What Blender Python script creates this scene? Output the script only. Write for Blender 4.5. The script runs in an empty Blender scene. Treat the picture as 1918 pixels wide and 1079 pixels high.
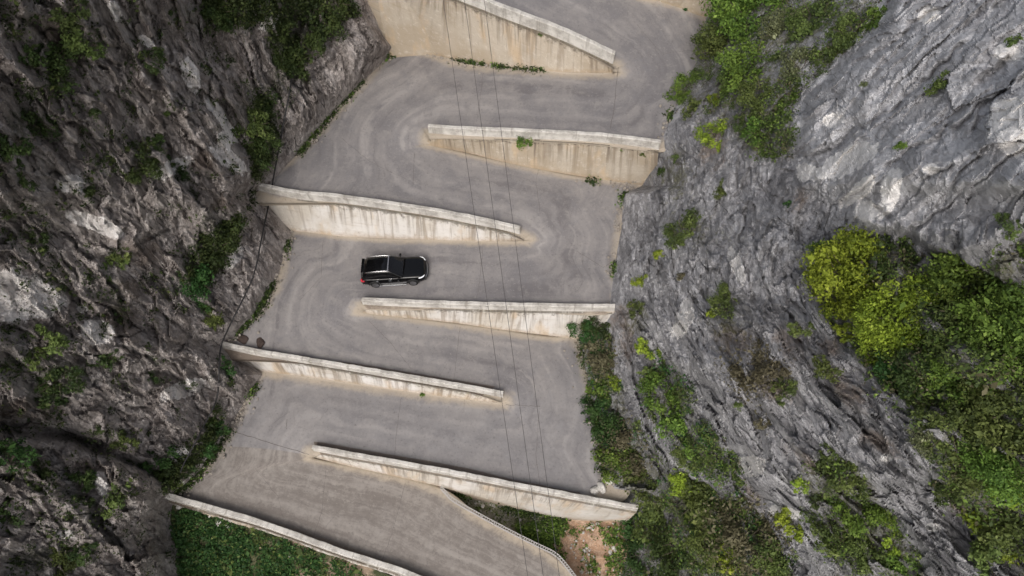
import bpy, bmesh, math, random
import numpy as np
from mathutils import Vector, Matrix

random.seed(7)
rng = np.random.default_rng(7)
S = bpy.context.scene
COL = S.collection
H = 48.0
F = 1277.0
TILT = math.radians(30)
CT, ST = math.cos(TILT), math.sin(TILT)

# ------------------------------------------------------------------ helpers
def at(u, v, z):
    """The place at height z that is seen in direction (u, v)."""
    a = (u - 959) / F; b = (539.5 - v) / F
    d = (H - z) / (CT - b * ST)
    return np.array([a * d, d * (b * CT + ST), z])

def at_depth(u, v, d):
    a = (np.asarray(u) - 959) / F; b = (539.5 - np.asarray(v)) / F
    return np.stack([a * d, d * (b * CT + ST), H + d * (b * ST - CT)], -1)

def smooth(x, lo, hi):
    t = np.clip((x - lo) / (hi - lo), 0, 1)
    return t * t * (3 - 2 * t)

def _hash(ix, iy, iz, seed):
    h = (ix.astype(np.int64) * 374761393 + iy.astype(np.int64) * 668265263 + iz.astype(np.int64) * 2147483647 + seed * 974711) & 0xffffffff
    h = ((h ^ (h >> 13)) * 1274126177) & 0xffffffff
    h = ((h ^ (h >> 16)) * 2246822519) & 0xffffffff
    return ((h ^ (h >> 15)) & 0xffff) / 65535.0

def vnoise(p, seed=0):
    i = np.floor(p).astype(np.int64); fr = p - i
    fr = fr * fr * fr * (fr * (fr * 6 - 15) + 10)
    out = 0
    for dx in (0, 1):
        wx = fr[..., 0] if dx else 1 - fr[..., 0]
        for dy in (0, 1):
            wy = fr[..., 1] if dy else 1 - fr[..., 1]
            for dz in (0, 1):
                wz = fr[..., 2] if dz else 1 - fr[..., 2]
                out = out + wx * wy * wz * _hash(i[..., 0] + dx, i[..., 1] + dy, i[..., 2] + dz, seed)
    return out * 2 - 1

def fbm(p, octaves=4, seed=0, gain=.5):
    s = 0; a = 1; q = p
    for o in range(octaves):
        s = s + a * vnoise(q, seed + o * 17); a *= gain; q = q * 2.03 + 11.3
    return s

def ridged(p, octaves=4, seed=0, gain=.5):
    s = 0; a = 1; q = p
    for o in range(octaves):
        s = s + a * (1 - 2 * np.abs(vnoise(q, seed + o * 13))); a *= gain; q = q * 2.1 + 5.7
    return s

def facets(p, seed, tilt=.75, step=.35):
    """Broken planes: every cell of a random net is a small plane with its own tilt and height."""
    i = np.floor(p).astype(np.int64); best = np.full(p.shape[:-1], 1e9); h = np.zeros(p.shape[:-1])
    for dx in (-1, 0, 1):
        for dy in (-1, 0, 1):
            cx = i[..., 0] + dx; cy = i[..., 1] + dy; z = np.zeros_like(cx)
            ox = p[..., 0] - cx - _hash(cx, cy, z, seed); oy = p[..., 1] - cy - _hash(cx, cy, z + 1, seed)
            d = ox * ox + oy * oy; m = d < best
            hh = (ox * (_hash(cx, cy, z + 2, seed) - .5) + oy * (_hash(cx, cy, z + 3, seed) - .5)) * 2 * tilt + (_hash(cx, cy, z + 4, seed) - .5) * 2 * step
            best = np.where(m, d, best); h = np.where(m, hh, h)
    return h

def warp2(Q, sc, amp, seed):
    return Q[..., :2] + amp * np.stack([fbm(Q * sc, 3, seed), fbm(Q * sc + 40, 3, seed + 1)], -1)

def catmull(pts, n):
    P = [np.array(p, float) for p in pts]
    P = [2 * P[0] - P[1]] + P + [2 * P[-1] - P[-2]]
    out = []
    for i in range(1, len(P) - 2):
        for k in range(n):
            t = k / n
            p0, p1, p2, p3 = P[i - 1], P[i], P[i + 1], P[i + 2]
            out.append(.5 * (2 * p1 + (p2 - p0) * t + (2 * p0 - 5 * p1 + 4 * p2 - p3) * t * t + (3 * p1 - p0 - 3 * p2 + p3) * t ** 3))
    out.append(P[-2])
    return np.array(out)

def mesh_obj(name, verts, faces, mat, parent=None, smooth_shade=False):
    me = bpy.data.meshes.new(name)
    me.from_pydata([tuple(map(float, v)) for v in verts], [], [tuple(map(int, f)) for f in faces])
    me.update()
    if mat: me.materials.append(mat)
    if smooth_shade: me.polygons.foreach_set('use_smooth', [True] * len(me.polygons))
    o = bpy.data.objects.new(name, me); COL.objects.link(o)
    if parent: o.parent = parent
    return o

def bm_obj(name, bm, mat, parent=None, smooth_shade=False):
    bmesh.ops.recalc_face_normals(bm, faces=bm.faces)
    me = bpy.data.meshes.new(name); bm.to_mesh(me); bm.free()
    if mat: me.materials.append(mat)
    if smooth_shade: me.polygons.foreach_set('use_smooth', [True] * len(me.polygons))
    o = bpy.data.objects.new(name, me); COL.objects.link(o)
    if parent: o.parent = parent
    return o

def quads_obj(name, V, mat, attrs=None, parent=None):
    """V: (n,4,3) array of separate quads."""
    n = len(V)
    me = bpy.data.meshes.new(name)
    me.vertices.add(n * 4); me.loops.add(n * 4); me.polygons.add(n)
    me.vertices.foreach_set('co', np.ascontiguousarray(V.reshape(-1), dtype=np.float32))
    me.loops.foreach_set('vertex_index', np.arange(n * 4, dtype=np.int32))
    me.polygons.foreach_set('loop_start', np.arange(0, n * 4, 4, dtype=np.int32))
    me.polygons.foreach_set('loop_total', np.full(n, 4, dtype=np.int32))
    me.update(calc_edges=True)
    for k, a in (attrs or {}).items():
        at_ = me.attributes.new(k, 'FLOAT', 'FACE'); at_.data.foreach_set('value', a.astype(np.float32))
    me.materials.append(mat)
    o = bpy.data.objects.new(name, me); COL.objects.link(o)
    if parent: o.parent = parent
    return o

def grid_faces(nr, nc, keep=None):
    idx = np.arange(nr * nc).reshape(nr, nc)
    f = np.stack([idx[:-1, :-1], idx[1:, :-1], idx[1:, 1:], idx[:-1, 1:]], -1)
    f = f.reshape(-1, 4)
    if keep is not None: f = f[keep.reshape(-1)]
    return f

def fattr(me, name, val, typ='FLOAT'):
    a = me.attributes.new(name, typ, 'POINT')
    if typ == 'FLOAT': a.data.foreach_set('value', np.ascontiguousarray(val, np.float32).reshape(-1))
    else: a.data.foreach_set('vector', np.ascontiguousarray(val, np.float32).reshape(-1))

def thing(name, label, cat, loc=(0, 0, 0), group=None):
    o = bpy.data.objects.new(name, None); COL.objects.link(o); o.location = loc
    o.empty_display_size = .3
    tag(o, label, cat, group)
    return o

def tag(o, label, cat, group=None):
    o['label'] = label; o['category'] = cat
    if group: o['group'] = group
    return o

def structure(o):
    o['kind'] = 'structure'; return o

def tube(bm, pts, r, seg=6, r2=None):
    pts = [Vector(p) for p in pts]; rings = []
    for i, p in enumerate(pts):
        d = (pts[min(i + 1, len(pts) - 1)] - pts[max(i - 1, 0)]).normalized()
        x = d.cross(Vector((.13, .21, 1) if abs(d.z) < .9 else (1, .1, 0))).normalized(); y = d.cross(x)
        rr = r if r2 is None else r + (r2 - r) * i / max(1, len(pts) - 1)
        rings.append([bm.verts.new(p + (x * math.cos(2 * math.pi * k / seg) + y * math.sin(2 * math.pi * k / seg)) * rr) for k in range(seg)])
    for a, b in zip(rings, rings[1:]):
        for k in range(seg): bm.faces.new((a[k], a[(k + 1) % seg], b[(k + 1) % seg], b[k]))
    bm.faces.new(rings[0][::-1]); bm.faces.new(rings[-1])

def box(bm, c, s, bevel=0, rot=None):
    m = Matrix.LocRotScale(Vector(c), rot, Vector(s))
    r = bmesh.ops.create_cube(bm, size=1, matrix=m)
    if bevel:
        es = list({e for v in r['verts'] for e in v.link_edges})
        bmesh.ops.bevel(bm, geom=es, offset=bevel, segments=2, affect='EDGES', profile=.6)

# ------------------------------------------------------------------ materials
class NT:
    def __init__(s, name):
        s.m = bpy.data.materials.new(name); s.m.use_nodes = True
        s.t = s.m.node_tree; s.n = s.t.nodes; s.b = s.n['Principled BSDF']
        s.b.inputs['Specular IOR Level'].default_value = .25
    def new(s, typ, **kw):
        n = s.n.new(typ)
        for k, v in kw.items(): setattr(n, k, v)
        return n
    def link(s, a, b): s.t.links.new(a, b)
    def put(s, sock, v):
        if isinstance(v, bpy.types.NodeSocket): s.link(v, sock)
        elif isinstance(v, (tuple, list)) and len(v) == 3 and sock.type == 'RGBA': sock.default_value = (*v, 1)
        else: sock.default_value = v
    def attr(s, name, out='Fac'):
        n = s.new('ShaderNodeAttribute'); n.attribute_name = name; return n.outputs[out]
    def coord(s): return s.new('ShaderNodeTexCoord').outputs['Object']
    def scale(s, vec, sc):
        n = s.new('ShaderNodeMapping'); s.link(vec, n.inputs['Vector']); n.inputs['Scale'].default_value = sc; return n.outputs['Vector']
    def noise(s, vec, sc, detail=5, rough=.6, dist=0):
        n = s.new('ShaderNodeTexNoise'); s.link(vec, n.inputs['Vector']); n.inputs['Scale'].default_value = sc
        n.inputs['Detail'].default_value = detail; n.inputs['Roughness'].default_value = rough; n.inputs['Distortion'].default_value = dist
        return n.outputs['Fac']
    def voro(s, vec, sc, feature='DISTANCE_TO_EDGE'):
        n = s.new('ShaderNodeTexVoronoi', feature=feature); s.link(vec, n.inputs['Vector']); n.inputs['Scale'].default_value = sc
        return n.outputs['Distance']
    def cell(s, vec, sc):
        n = s.new('ShaderNodeTexVoronoi', feature='F1'); s.link(vec, n.inputs['Vector']); n.inputs['Scale'].default_value = sc
        p = s.new('ShaderNodeSeparateColor'); s.link(n.outputs['Color'], p.inputs[0]); return p.outputs[0]
    def ramp(s, fac, lo, hi):
        n = s.new('ShaderNodeMapRange', interpolation_type='SMOOTHSTEP'); s.link(fac, n.inputs['Value'])
        n.inputs['From Min'].default_value = lo; n.inputs['From Max'].default_value = hi
        return n.outputs['Result']
    def math(s, op, a, b=0.0):
        n = s.new('ShaderNodeMath', operation=op); s.put(n.inputs[0], a); s.put(n.inputs[1], b); return n.outputs[0]
    def mix(s, fac, a, b, mode='MIX'):
        n = s.new('ShaderNodeMix', data_type='RGBA', blend_type=mode)
        s.put(n.inputs['Factor'], fac); s.put(n.inputs[6], a); s.put(n.inputs[7], b); return n.outputs[2]
    def bump(s, h, strength, dist, normal=None):
        n = s.new('ShaderNodeBump'); s.link(h, n.inputs['Height']); n.inputs['Strength'].default_value = strength; n.inputs['Distance'].default_value = dist
        if normal: s.link(normal, n.inputs['Normal'])
        return n.outputs['Normal']
    def done(s, col, rough=.9, normal=None):
        s.put(s.b.inputs['Base Color'], col); s.put(s.b.inputs['Roughness'], rough)
        if normal: s.link(normal, s.b.inputs['Normal'])
        return s.m

def plain(name, col, rough=.6, metal=0, spec=.3, coat=0):
    k = NT(name); k.b.inputs['Metallic'].default_value = metal; k.b.inputs['Specular IOR Level'].default_value = spec
    if coat: k.b.inputs['Coat Weight'].default_value = coat; k.b.inputs['Coat Roughness'].default_value = .03
    n = k.noise(k.coord(), 9, 3)
    return k.done(k.mix(n, tuple(c * .88 for c in col), tuple(min(1, c * 1.1) for c in col)), rough)

def rock_material(name, dark, mid, light, pale, soil, moss, streak):
    k = NT(name); st0 = k.attr('strata', 'Vector'); ob = k.coord()
    wn = k.new('ShaderNodeTexNoise'); k.link(st0, wn.inputs['Vector']); wn.inputs['Scale'].default_value = .8; wn.inputs['Detail'].default_value = 5
    wv = k.new('ShaderNodeVectorMath', operation='MULTIPLY_ADD'); k.link(wn.outputs['Color'], wv.inputs[0]); wv.inputs[1].default_value = (.42, .42, .42); k.link(st0, wv.inputs[2])
    st = wv.outputs[0]
    nA = k.noise(st, .11, 4, .6, .4); nB = k.noise(st, .55, 9, .72, .2); nC = k.noise(k.scale(st, (.2, 1.5, 1.5)), 1.0, 8, .70, .2)
    nD = k.noise(ob, 3.2, 10, .83); nE = k.noise(k.scale(st, (.42, 2.2, 2.2)), 1.5, 6, .72, .3); nF = k.noise(ob, 8.5, 4, .7)
    c1 = k.cell(k.scale(st, (.42, 1.1, 1.1)), .75); c2 = k.cell(k.scale(st, (.6, 1.5, 1.5)), 2.1); c3 = k.cell(k.scale(st, (.8, 1.4, 1.4)), 5.2)
    tone = k.math('ADD', k.math('MULTIPLY', c1, .34), k.math('ADD', k.math('MULTIPLY', c2, .40), k.math('MULTIPLY', c3, .26)))
    c = k.mix(k.ramp(nA, .36, .64), dark, mid)
    c = k.mix(k.math('MULTIPLY', k.ramp(nB, .46, .62), .8), c, light)
    c = k.mix(k.math('MULTIPLY', k.ramp(nB, .47, .34), .7), c, tuple(x * .62 for x in dark))
    c = k.mix(k.math('MULTIPLY', k.ramp(nC, .54, .66), streak), c, tuple(x * .45 for x in dark))
    c = k.mix(k.math('MULTIPLY', k.ramp(nC, .46, .32), .32), c, tuple(x * 1.12 for x in light))
    c = k.mix(k.math('MULTIPLY', k.ramp(nD, .53, .62), .55), c, tuple(min(1, x * 1.35) for x in light))
    c = k.mix(k.math('MULTIPLY', k.ramp(nD, .47, .38), .6), c, tuple(x * .5 for x in dark))
    c = k.mix(k.math('MULTIPLY', k.ramp(nF, .60, .68), .45), c, tuple(x * .75 for x in pale))
    c = k.mix(k.math('MULTIPLY', k.ramp(tone, .46, .22), .50), c, tuple(x * .52 for x in dark))
    c = k.mix(k.math('MULTIPLY', k.ramp(tone, .54, .80), .55), c, tuple(min(1, x * 1.22) for x in light))
    dash = k.math('MULTIPLY', k.ramp(nE, .585, .65), k.ramp(nA, .40, .56))
    c = k.mix(k.math('MULTIPLY', dash, .85), c, tuple(x * .22 for x in dark))
    v1 = k.voro(k.scale(st, (.2, 1, 1)), .5)
    crack = k.math('MULTIPLY', k.ramp(v1, .022, .0), k.math('MULTIPLY', k.ramp(nB, .47, .58), k.ramp(nA, .46, .54)))
    c = k.mix(k.math('MULTIPLY', crack, .8), c, tuple(x * .2 for x in dark))
    c = k.mix(k.math('MULTIPLY', k.attr('slab_pale'), .42), c, k.mix(k.ramp(tone, .3, .7), tuple(x * .80 for x in light), (.47, .478, .50)))
    sm = k.ramp(k.math('ADD', k.math('MULTIPLY', k.attr('soil'), .75), k.math('ADD', k.math('MULTIPLY', k.math('SUBTRACT', nB, .5), 1.9), k.math('MULTIPLY', k.math('SUBTRACT', nD, .5), 1.2))), .42, .85)
    c = k.mix(k.math('MULTIPLY', sm, .7), c, soil)
    mm = k.ramp(k.math('ADD', k.math('MULTIPLY', k.attr('moss'), .62), k.math('ADD', k.math('MULTIPLY', k.math('SUBTRACT', nD, .5), 2.0), k.math('MULTIPLY', k.math('SUBTRACT', nB, .5), 1.6))), .38, .8)
    c = k.mix(k.math('MULTIPLY', mm, .8), c, k.mix(k.ramp(nD, .42, .6), moss, tuple(x * 2.2 for x in moss)))
    pm = k.ramp(k.math('ADD', k.math('MULTIPLY', k.attr('pale'), 1.45), k.math('ADD', k.math('MULTIPLY', k.math('SUBTRACT', nC, .5), -1.3), k.math('ADD', k.math('MULTIPLY', k.math('SUBTRACT', nB, .5), 1.5), k.math('MULTIPLY', k.math('SUBTRACT', nD, .5), .9)))), .46, .58)
    c = k.mix(k.math('MULTIPLY', pm, .95), c, k.mix(k.ramp(nD, .35, .6), tuple(x * .72 for x in pale), pale))
    h = k.math('ADD', k.math('MULTIPLY', nB, .35), k.math('ADD', k.math('MULTIPLY', nD, .75), k.math('MULTIPLY', nF, .35)))
    h = k.math('ADD', k.math('MULTIPLY', h, .6), k.math('MULTIPLY', tone, .75))
    h = k.math('SUBTRACT', h, k.math('ADD', k.math('MULTIPLY', crack, .4), k.math('MULTIPLY', dash, .4)))
    nb = k.bump(h, 1.0, .40); k.link(k.math('SUBTRACT', 1.0, k.math('MULTIPLY', k.attr('slab_pale'), .45)), nb.node.inputs['Strength'])
    return k.done(c, .92, nb)

M = {}
M['rock_left'] = rock_material('brown limestone', (.250, .215, .200), (.350, .312, .293), (.49, .45, .43), (.94, .90, .87), (.13, .092, .072), (.026, .028, .014), .8)
M['rock_right'] = rock_material('grey limestone', (.275, .271, .285), (.360, .356, .371), (.475, .470, .482), (.82, .80, .78), (.22, .165, .13), (.050, .050, .020), .48)

def road_material():
    k = NT('worn concrete road'); uv = k.new('ShaderNodeUVMap').outputs['UV']; ob = k.coord()
    edge = k.attr('edge'); slab = k.attr('slab')
    n1 = k.noise(ob, .30, 5, .6, .6); n3 = k.noise(ob, 1.3, 8, .72, .3); n4 = k.noise(ob, 5.5, 6, .8); n5 = k.noise(ob, .42, 6, .62, .9)
    cr = k.new('ShaderNodeCombineXYZ'); sx = k.new('ShaderNodeSeparateXYZ'); k.link(uv, sx.inputs[0]); k.link(sx.outputs['X'], cr.inputs['X']); k.link(k.math('ADD', k.attr('cross'), k.math('ADD', k.math('MULTIPLY', k.math('SUBTRACT', n1, .5), .16), k.math('MULTIPLY', k.math('SUBTRACT', n3, .5), .07))), cr.inputs['Y'])
    n2 = k.noise(k.scale(cr.outputs[0], (.030, 5.2, 1)), 1.0, 3, .5, .12); n6 = k.noise(k.scale(cr.outputs[0], (.09, 13.0, 1)), 1.0, 5, .62, .15)
    c = k.mix(k.ramp(n1, .36, .64), (.155, .147, .151), (.208, .195, .192))
    c = k.mix(k.math('MULTIPLY', k.math('MULTIPLY', k.ramp(n2, .46, .68), k.ramp(n5, .34, .56)), .75), c, (.275, .258, .25))
    c = k.mix(k.math('MULTIPLY', k.math('MULTIPLY', k.ramp(n2, .47, .32), k.ramp(n5, .64, .42)), .80), c, (.118, .110, .114))
    c = k.mix(k.math('MULTIPLY', k.math('MULTIPLY', k.ramp(n6, .56, .74), k.ramp(n5, .46, .60)), .40), c, (.32, .298, .28))
    c = k.mix(k.math('MULTIPLY', k.math('MULTIPLY', k.ramp(n6, .44, .30), k.ramp(n5, .57, .40)), .42), c, (.115, .108, .110))
    c = k.mix(k.math('MULTIPLY', k.ramp(n3, .52, .68), .38), c, (.142, .140, .152))
    c = k.mix(k.math('MULTIPLY', k.ramp(n3, .46, .34), .30), c, (.285, .268, .25))
    c = k.mix(k.math('MULTIPLY', k.attr('newer'), .28), c, k.mix(k.ramp(n3, .4, .62), (.225, .217, .222), (.335, .322, .318)))
    s = k.ramp(slab, .49, .51)
    c = k.mix(k.math('MULTIPLY', s, .80), c, k.mix(k.ramp(k.math('ADD', k.math('MULTIPLY', n6, .5), k.math('MULTIPLY', n3, .5)), .40, .62), (.150, .130, .115), (.258, .234, .212)))
    dust = k.ramp(k.math('ADD', k.math('MULTIPLY', edge, -1.0), k.math('MULTIPLY', k.math('SUBTRACT', n3, .5), 1.5)), -1.05, -.08)
    c = k.mix(k.math('MULTIPLY', dust, .62), c, (.42, .352, .262))
    c = k.mix(k.math('MULTIPLY', k.ramp(k.math('ADD', k.attr('dirt'), k.math('MULTIPLY', k.math('SUBTRACT', n3, .5), .9)), .35, .8), .8), c, (.115, .088, .070))  # brown for parapet dirt and for the parapet shadow painted with it
    c = k.mix(k.math('MULTIPLY', k.ramp(n4, .55, .65), .5), c, (.10, .092, .09))
    c = k.mix(k.math('MULTIPLY', k.ramp(n4, .43, .34), .36), c, (.36, .335, .31))
    v = k.voro(k.scale(ob, (1, 1, .1)), .3)
    c = k.mix(k.math('MULTIPLY', k.math('MULTIPLY', k.ramp(v, .005, .0), k.ramp(n1, .56, .64)), .45), c, (.09, .08, .075))
    h = k.math('ADD', n3, k.math('MULTIPLY', n4, .35))
    return k.done(c, .88, k.bump(h, .35, .04))
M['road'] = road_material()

def wall_material():
    k = NT('stained concrete wall'); uv = k.new('ShaderNodeUVMap').outputs['UV']; ob = k.coord()
    top = k.attr('below_top'); base = k.attr('above_base')
    nL = k.noise(k.scale(uv, (1, .6, 1)), .30, 4, .6); nS = k.noise(k.scale(uv, (3.2, .14, 1)), 1.0, 5, .62, .25); nS2 = k.noise(k.scale(uv, (1.6, .09, 1)), 1.0, 4, .62, .3)
    nM = k.noise(uv, 2.2, 8, .74, .3); nF = k.noise(uv, 9, 5, .75); nH = k.noise(k.scale(uv, (.2, 4.5, 1)), 1.0, 5, .65); nT = k.noise(k.scale(uv, (1, .3, 1)), .55, 4, .6)
    wht = k.attr('whiteness'); nD2 = k.noise(k.scale(uv, (1, .05, 1)), .22, 3, .55)
    tanc = k.mix(k.ramp(nL, .40, .60), (.375, .315, .240), (.435, .385, .318)); whc = k.mix(k.ramp(nL, .40, .60), (.50, .465, .415), (.60, .58, .555))
    c = k.mix(k.math('MULTIPLY', k.ramp(nM, .46, .34), .35), k.mix(wht, tanc, whc), (.30, .25, .19))
    c = k.mix(k.math('MULTIPLY', k.ramp(nM, .52, .70), .45), c, (.66, .62, .56))
    c = k.mix(k.math('MULTIPLY', k.ramp(nT, .54, .66), .55), c, (.50, .37, .235))
    c = k.mix(k.math('MULTIPLY', k.ramp(nH, .55, .70), .4), c, (.33, .27, .20))
    fall = k.ramp(k.math('ADD', top, k.math('MULTIPLY', k.math('SUBTRACT', nL, .5), 5)), 3.4, .3)
    c = k.mix(k.math('MULTIPLY', k.math('MULTIPLY', k.math('MULTIPLY', k.ramp(nS, .49, .62), k.math('MULTIPLY', k.ramp(nD2, .30, .52), k.math('SUBTRACT', 1.0, k.math('MULTIPLY', wht, .35)))), fall), .9), c, (.165, .135, .105))
    c = k.mix(k.math('MULTIPLY', k.math('MULTIPLY', k.ramp(nS2, .52, .62), k.ramp(top, 7, .3)), .6), c, (.23, .185, .14))
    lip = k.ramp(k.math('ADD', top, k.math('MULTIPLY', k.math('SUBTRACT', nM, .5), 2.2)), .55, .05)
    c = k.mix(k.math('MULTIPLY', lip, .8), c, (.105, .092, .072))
    low = k.ramp(k.math('ADD', base, k.math('MULTIPLY', k.math('SUBTRACT', nM, .5), 1.6)), .6, .0)
    c = k.mix(k.math('MULTIPLY', low, .55), c, (.33, .25, .165))
    c = k.mix(k.math('MULTIPLY', k.ramp(nF, .58, .68), .6), c, (.19, .16, .13))
    return k.done(c, .9, k.bump(k.math('ADD', nM, k.math('MULTIPLY', nH, .6)), .4, .05))
M['wall'] = wall_material()

def parapet_material():
    k = NT('weathered parapet concrete'); uv = k.new('ShaderNodeUVMap').outputs['UV']
    n1 = k.noise(k.scale(uv, (1, 1, 1)), .8, 5, .65); n2 = k.noise(uv, 5, 6, .72, .4); n3 = k.noise(k.scale(uv, (3.0, .3, 1)), 1, 4, .6)
    c = k.mix(k.ramp(n1, .36, .62), (.34, .322, .295), (.54, .52, .485))
    c = k.mix(k.math('MULTIPLY', k.ramp(n2, .54, .72), .6), c, (.70, .67, .62))
    c = k.mix(k.math('MULTIPLY', k.ramp(n2, .44, .30), .55), c, (.22, .195, .165))
    c = k.mix(k.math('MULTIPLY', k.ramp(n3, .54, .68), .55), c, (.22, .20, .17))
    return k.done(c, .9, k.bump(n2, .5, .04))
M['parapet'] = parapet_material()

def leaf_material(name, a, b, tip):
    k = NT(name); t = k.attr('tint')
    oi = k.new('ShaderNodeObjectInfo').outputs['Random']
    c = k.mix(k.ramp(t, .1, .8), a, b)
    c = k.mix(k.math('MULTIPLY', k.ramp(t, .82, 1.05), .7), c, tip)
    hs = k.new('ShaderNodeHueSaturation'); k.link(c, hs.inputs['Color'])
    k.link(k.math('ADD', k.math('MULTIPLY', oi, .3), .9), hs.inputs['Value'])
    k.link(k.math('ADD', k.math('MULTIPLY', oi, .03), .485), hs.inputs['Hue'])
    col = hs.outputs['Color']
    k.put(k.b.inputs['Base Color'], col); k.b.inputs['Roughness'].default_value = .62; k.b.inputs['Specular IOR Level'].default_value = .2
    tr = k.new('ShaderNodeBsdfTranslucent'); k.link(col, tr.inputs['Color'])
    ms = k.new('ShaderNodeMixShader'); ms.inputs['Fac'].default_value = .25
    out = k.n['Material Output']; k.link(k.b.outputs[0], ms.inputs[1]); k.link(tr.outputs[0], ms.inputs[2]); k.link(ms.outputs[0], out.inputs['Surface'])
    return k.m
LEAF = {
    'dark': leaf_material('dark evergreen leaves', (.022, .038, .012), (.055, .082, .022), (.12, .14, .05)),
    'olive': leaf_material('olive leaves', (.048, .070, .022), (.120, .158, .042), (.24, .28, .10)),
    'bright': leaf_material('yellow green leaves', (.110, .165, .018), (.265, .350, .038), (.44, .52, .10)),
    'mid': leaf_material('mid green leaves', (.052, .092, .018), (.140, .215, .038), (.28, .36, .08)),
    'emerald': leaf_material('deep green leaves', (.020, .050, .014), (.050, .108, .028), (.11, .18, .06)),
    'dry': leaf_material('dry brown twigs', (.072, .064, .036), (.140, .126, .076), (.21, .19, .13)),
    'pale': leaf_material('pale grey green leaves', (.060, .070, .034), (.16, .175, .085), (.40, .43, .26)),
}
M['bark'] = plain('rough bark', (.10, .08, .062), .95)
M['stone'] = plain('pale rubble stone', (.46, .44, .41), .92)
M['dark_stone'] = plain('dark brown earth', (.060, .044, .038), .98)
M['cable'] = plain('black cable sheath', (.022, .021, .022), .6)
M['wire'] = plain('weathered steel wire', (.060, .055, .055), .6)
M['rail_metal'] = plain('galvanised rail', (.36, .345, .335), .6)

# ------------------------------------------------------------------ camera, light
cam = bpy.data.cameras.new('camera'); cam.sensor_width = 36; cam.lens = F / 1918 * 36; cam.clip_end = 3000
co = bpy.data.objects.new('camera', cam); COL.objects.link(co); co.location = (0, 0, H); co.rotation_euler = (TILT, 0, 0)
S.camera = co
SUN_TO = Vector((-.14, -.66, .74)).normalized()
sun = bpy.data.lights.new('sun', 'SUN'); sun.energy = 1.3; sun.angle = math.radians(28); sun.color = (1, .955, .90)
so = bpy.data.objects.new('sun', sun); COL.objects.link(so); so.rotation_euler = SUN_TO.to_track_quat('Z', 'Y').to_euler(); so.location = (0, -30, 120)
w = bpy.data.worlds.new('World'); S.world = w; w.use_nodes = True
sky = w.node_tree.nodes.new('ShaderNodeTexSky'); sky.sky_type = 'NISHITA'; sky.sun_disc = False
sky.sun_elevation = math.asin(SUN_TO.z); sky.sun_rotation = math.atan2(SUN_TO.x, SUN_TO.y)
sky.air_density = 1.0; sky.dust_density = 6.0; sky.ozone_density = 1.0
bgn = w.node_tree.nodes['Background']; bgn.inputs['Strength'].default_value = .15
hsv = w.node_tree.nodes.new('ShaderNodeHueSaturation'); hsv.inputs['Saturation'].default_value = .45
w.node_tree.links.new(sky.outputs[0], hsv.inputs['Color']); w.node_tree.links.new(hsv.outputs[0], bgn.inputs['Color'])
S.view_settings.view_transform = 'Standard'; S.view_settings.look = 'None'; S.view_settings.gamma = 1; S.view_settings.exposure = .12
S.cycles.use_denoising = True
S.cycles.denoising_prefilter = 'FAST'
S.cycles.max_bounces = 6

# ------------------------------------------------------------------ road
SEC = [  # left-hand edge, right-hand edge, height, cliff side
 (780,-35, 900,-190, 15.2, ''), (878,8, 1030,-90, 13.5, ''), (1040,70, 1180,-15, 11.8, ''), (1147,118, 1310,25, 10.4, 'q'),
 (1155,130, 1330,80, 10.0, 'q'), (1158,136, 1310,150, 9.7, 'q'), (1150,138, 1270,240, 9.45, 'q'), (1120,138, 1236,280, 9.3, ''),
 (1038,135, 1110,267, 8.9, ''), (930,127, 973,260, 8.35, ''), (853,115, 860,256, 7.9, ''),
 (750,90, 806,251, 7.5, 'p'), (690,140, 800,255, 7.1, 'p'), (620,215, 799,262, 6.7, 'p'), (550,295, 801,270, 6.35, 'p'), (485,363, 808,273, 6.15, 'p'),
 (640,382, 900,293, 5.8, ''), (800,405, 1003,315, 5.4, ''), (930,428, 1120,335, 4.95, ''), (975,440, 1205,348, 4.6, 'q'),
 (985,445, 1175,400, 4.3, 'q'), (990,450, 1165,450, 4.05, 'q'), (980,452, 1155,510, 3.8, 'q'), (960,453, 1150,583, 3.6, ''),
 (803,450, 1000,582, 3.0, ''), (648,443, 850,578, 2.45, ''), (560,434, 720,574, 2.15, 'p'), (537,440, 680,573, 2.0, 'p'),
 (520,520, 674,578, 1.75, 'p'), (480,585, 673,583, 1.45, 'p'), (420,652, 682,588, 1.15, 'p'),
 (560,680, 770,596, .8, ''), (750,712, 900,612, .35, ''), (880,734, 1040,631, 0, ''), (940,746, 1085,640, -.3, 'q'),
 (945,750, 1110,720, -.5, 'q'), (946,753, 1130,820, -.65, 'q'), (940,755, 1140,900, -.8, 'q'), (930,755, 1110,943, -.9, ''),
 (850,745, 1000,922, -1.0, ''), (753,732, 830,889, -1.15, ''), (620,713, 700,866, -1.3, ''), (530,700, 612,850, -1.4, ''), (480,705, 586,847, -1.5, 'p'),
 (450,760, 582,850, -1.65, 'p'), (420,815, 581,853, -1.85, 'p'), (370,890, 583,857, -2.1, 'p'), (314,937, 592,860, -2.35, ''),
 (480,985, 700,883, -2.95, ''), (640,1041, 826,915, -3.6, ''), (720,1068, 900,968, -4.2, ''), (820,1105, 1000,1020, -4.7, ''),
 (900,1140, 1060,1062, -5.2, ''), (980,1180, 1110,1130, -5.7, ''), (1060,1260, 1180,1220, -6.2, '')]

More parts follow.
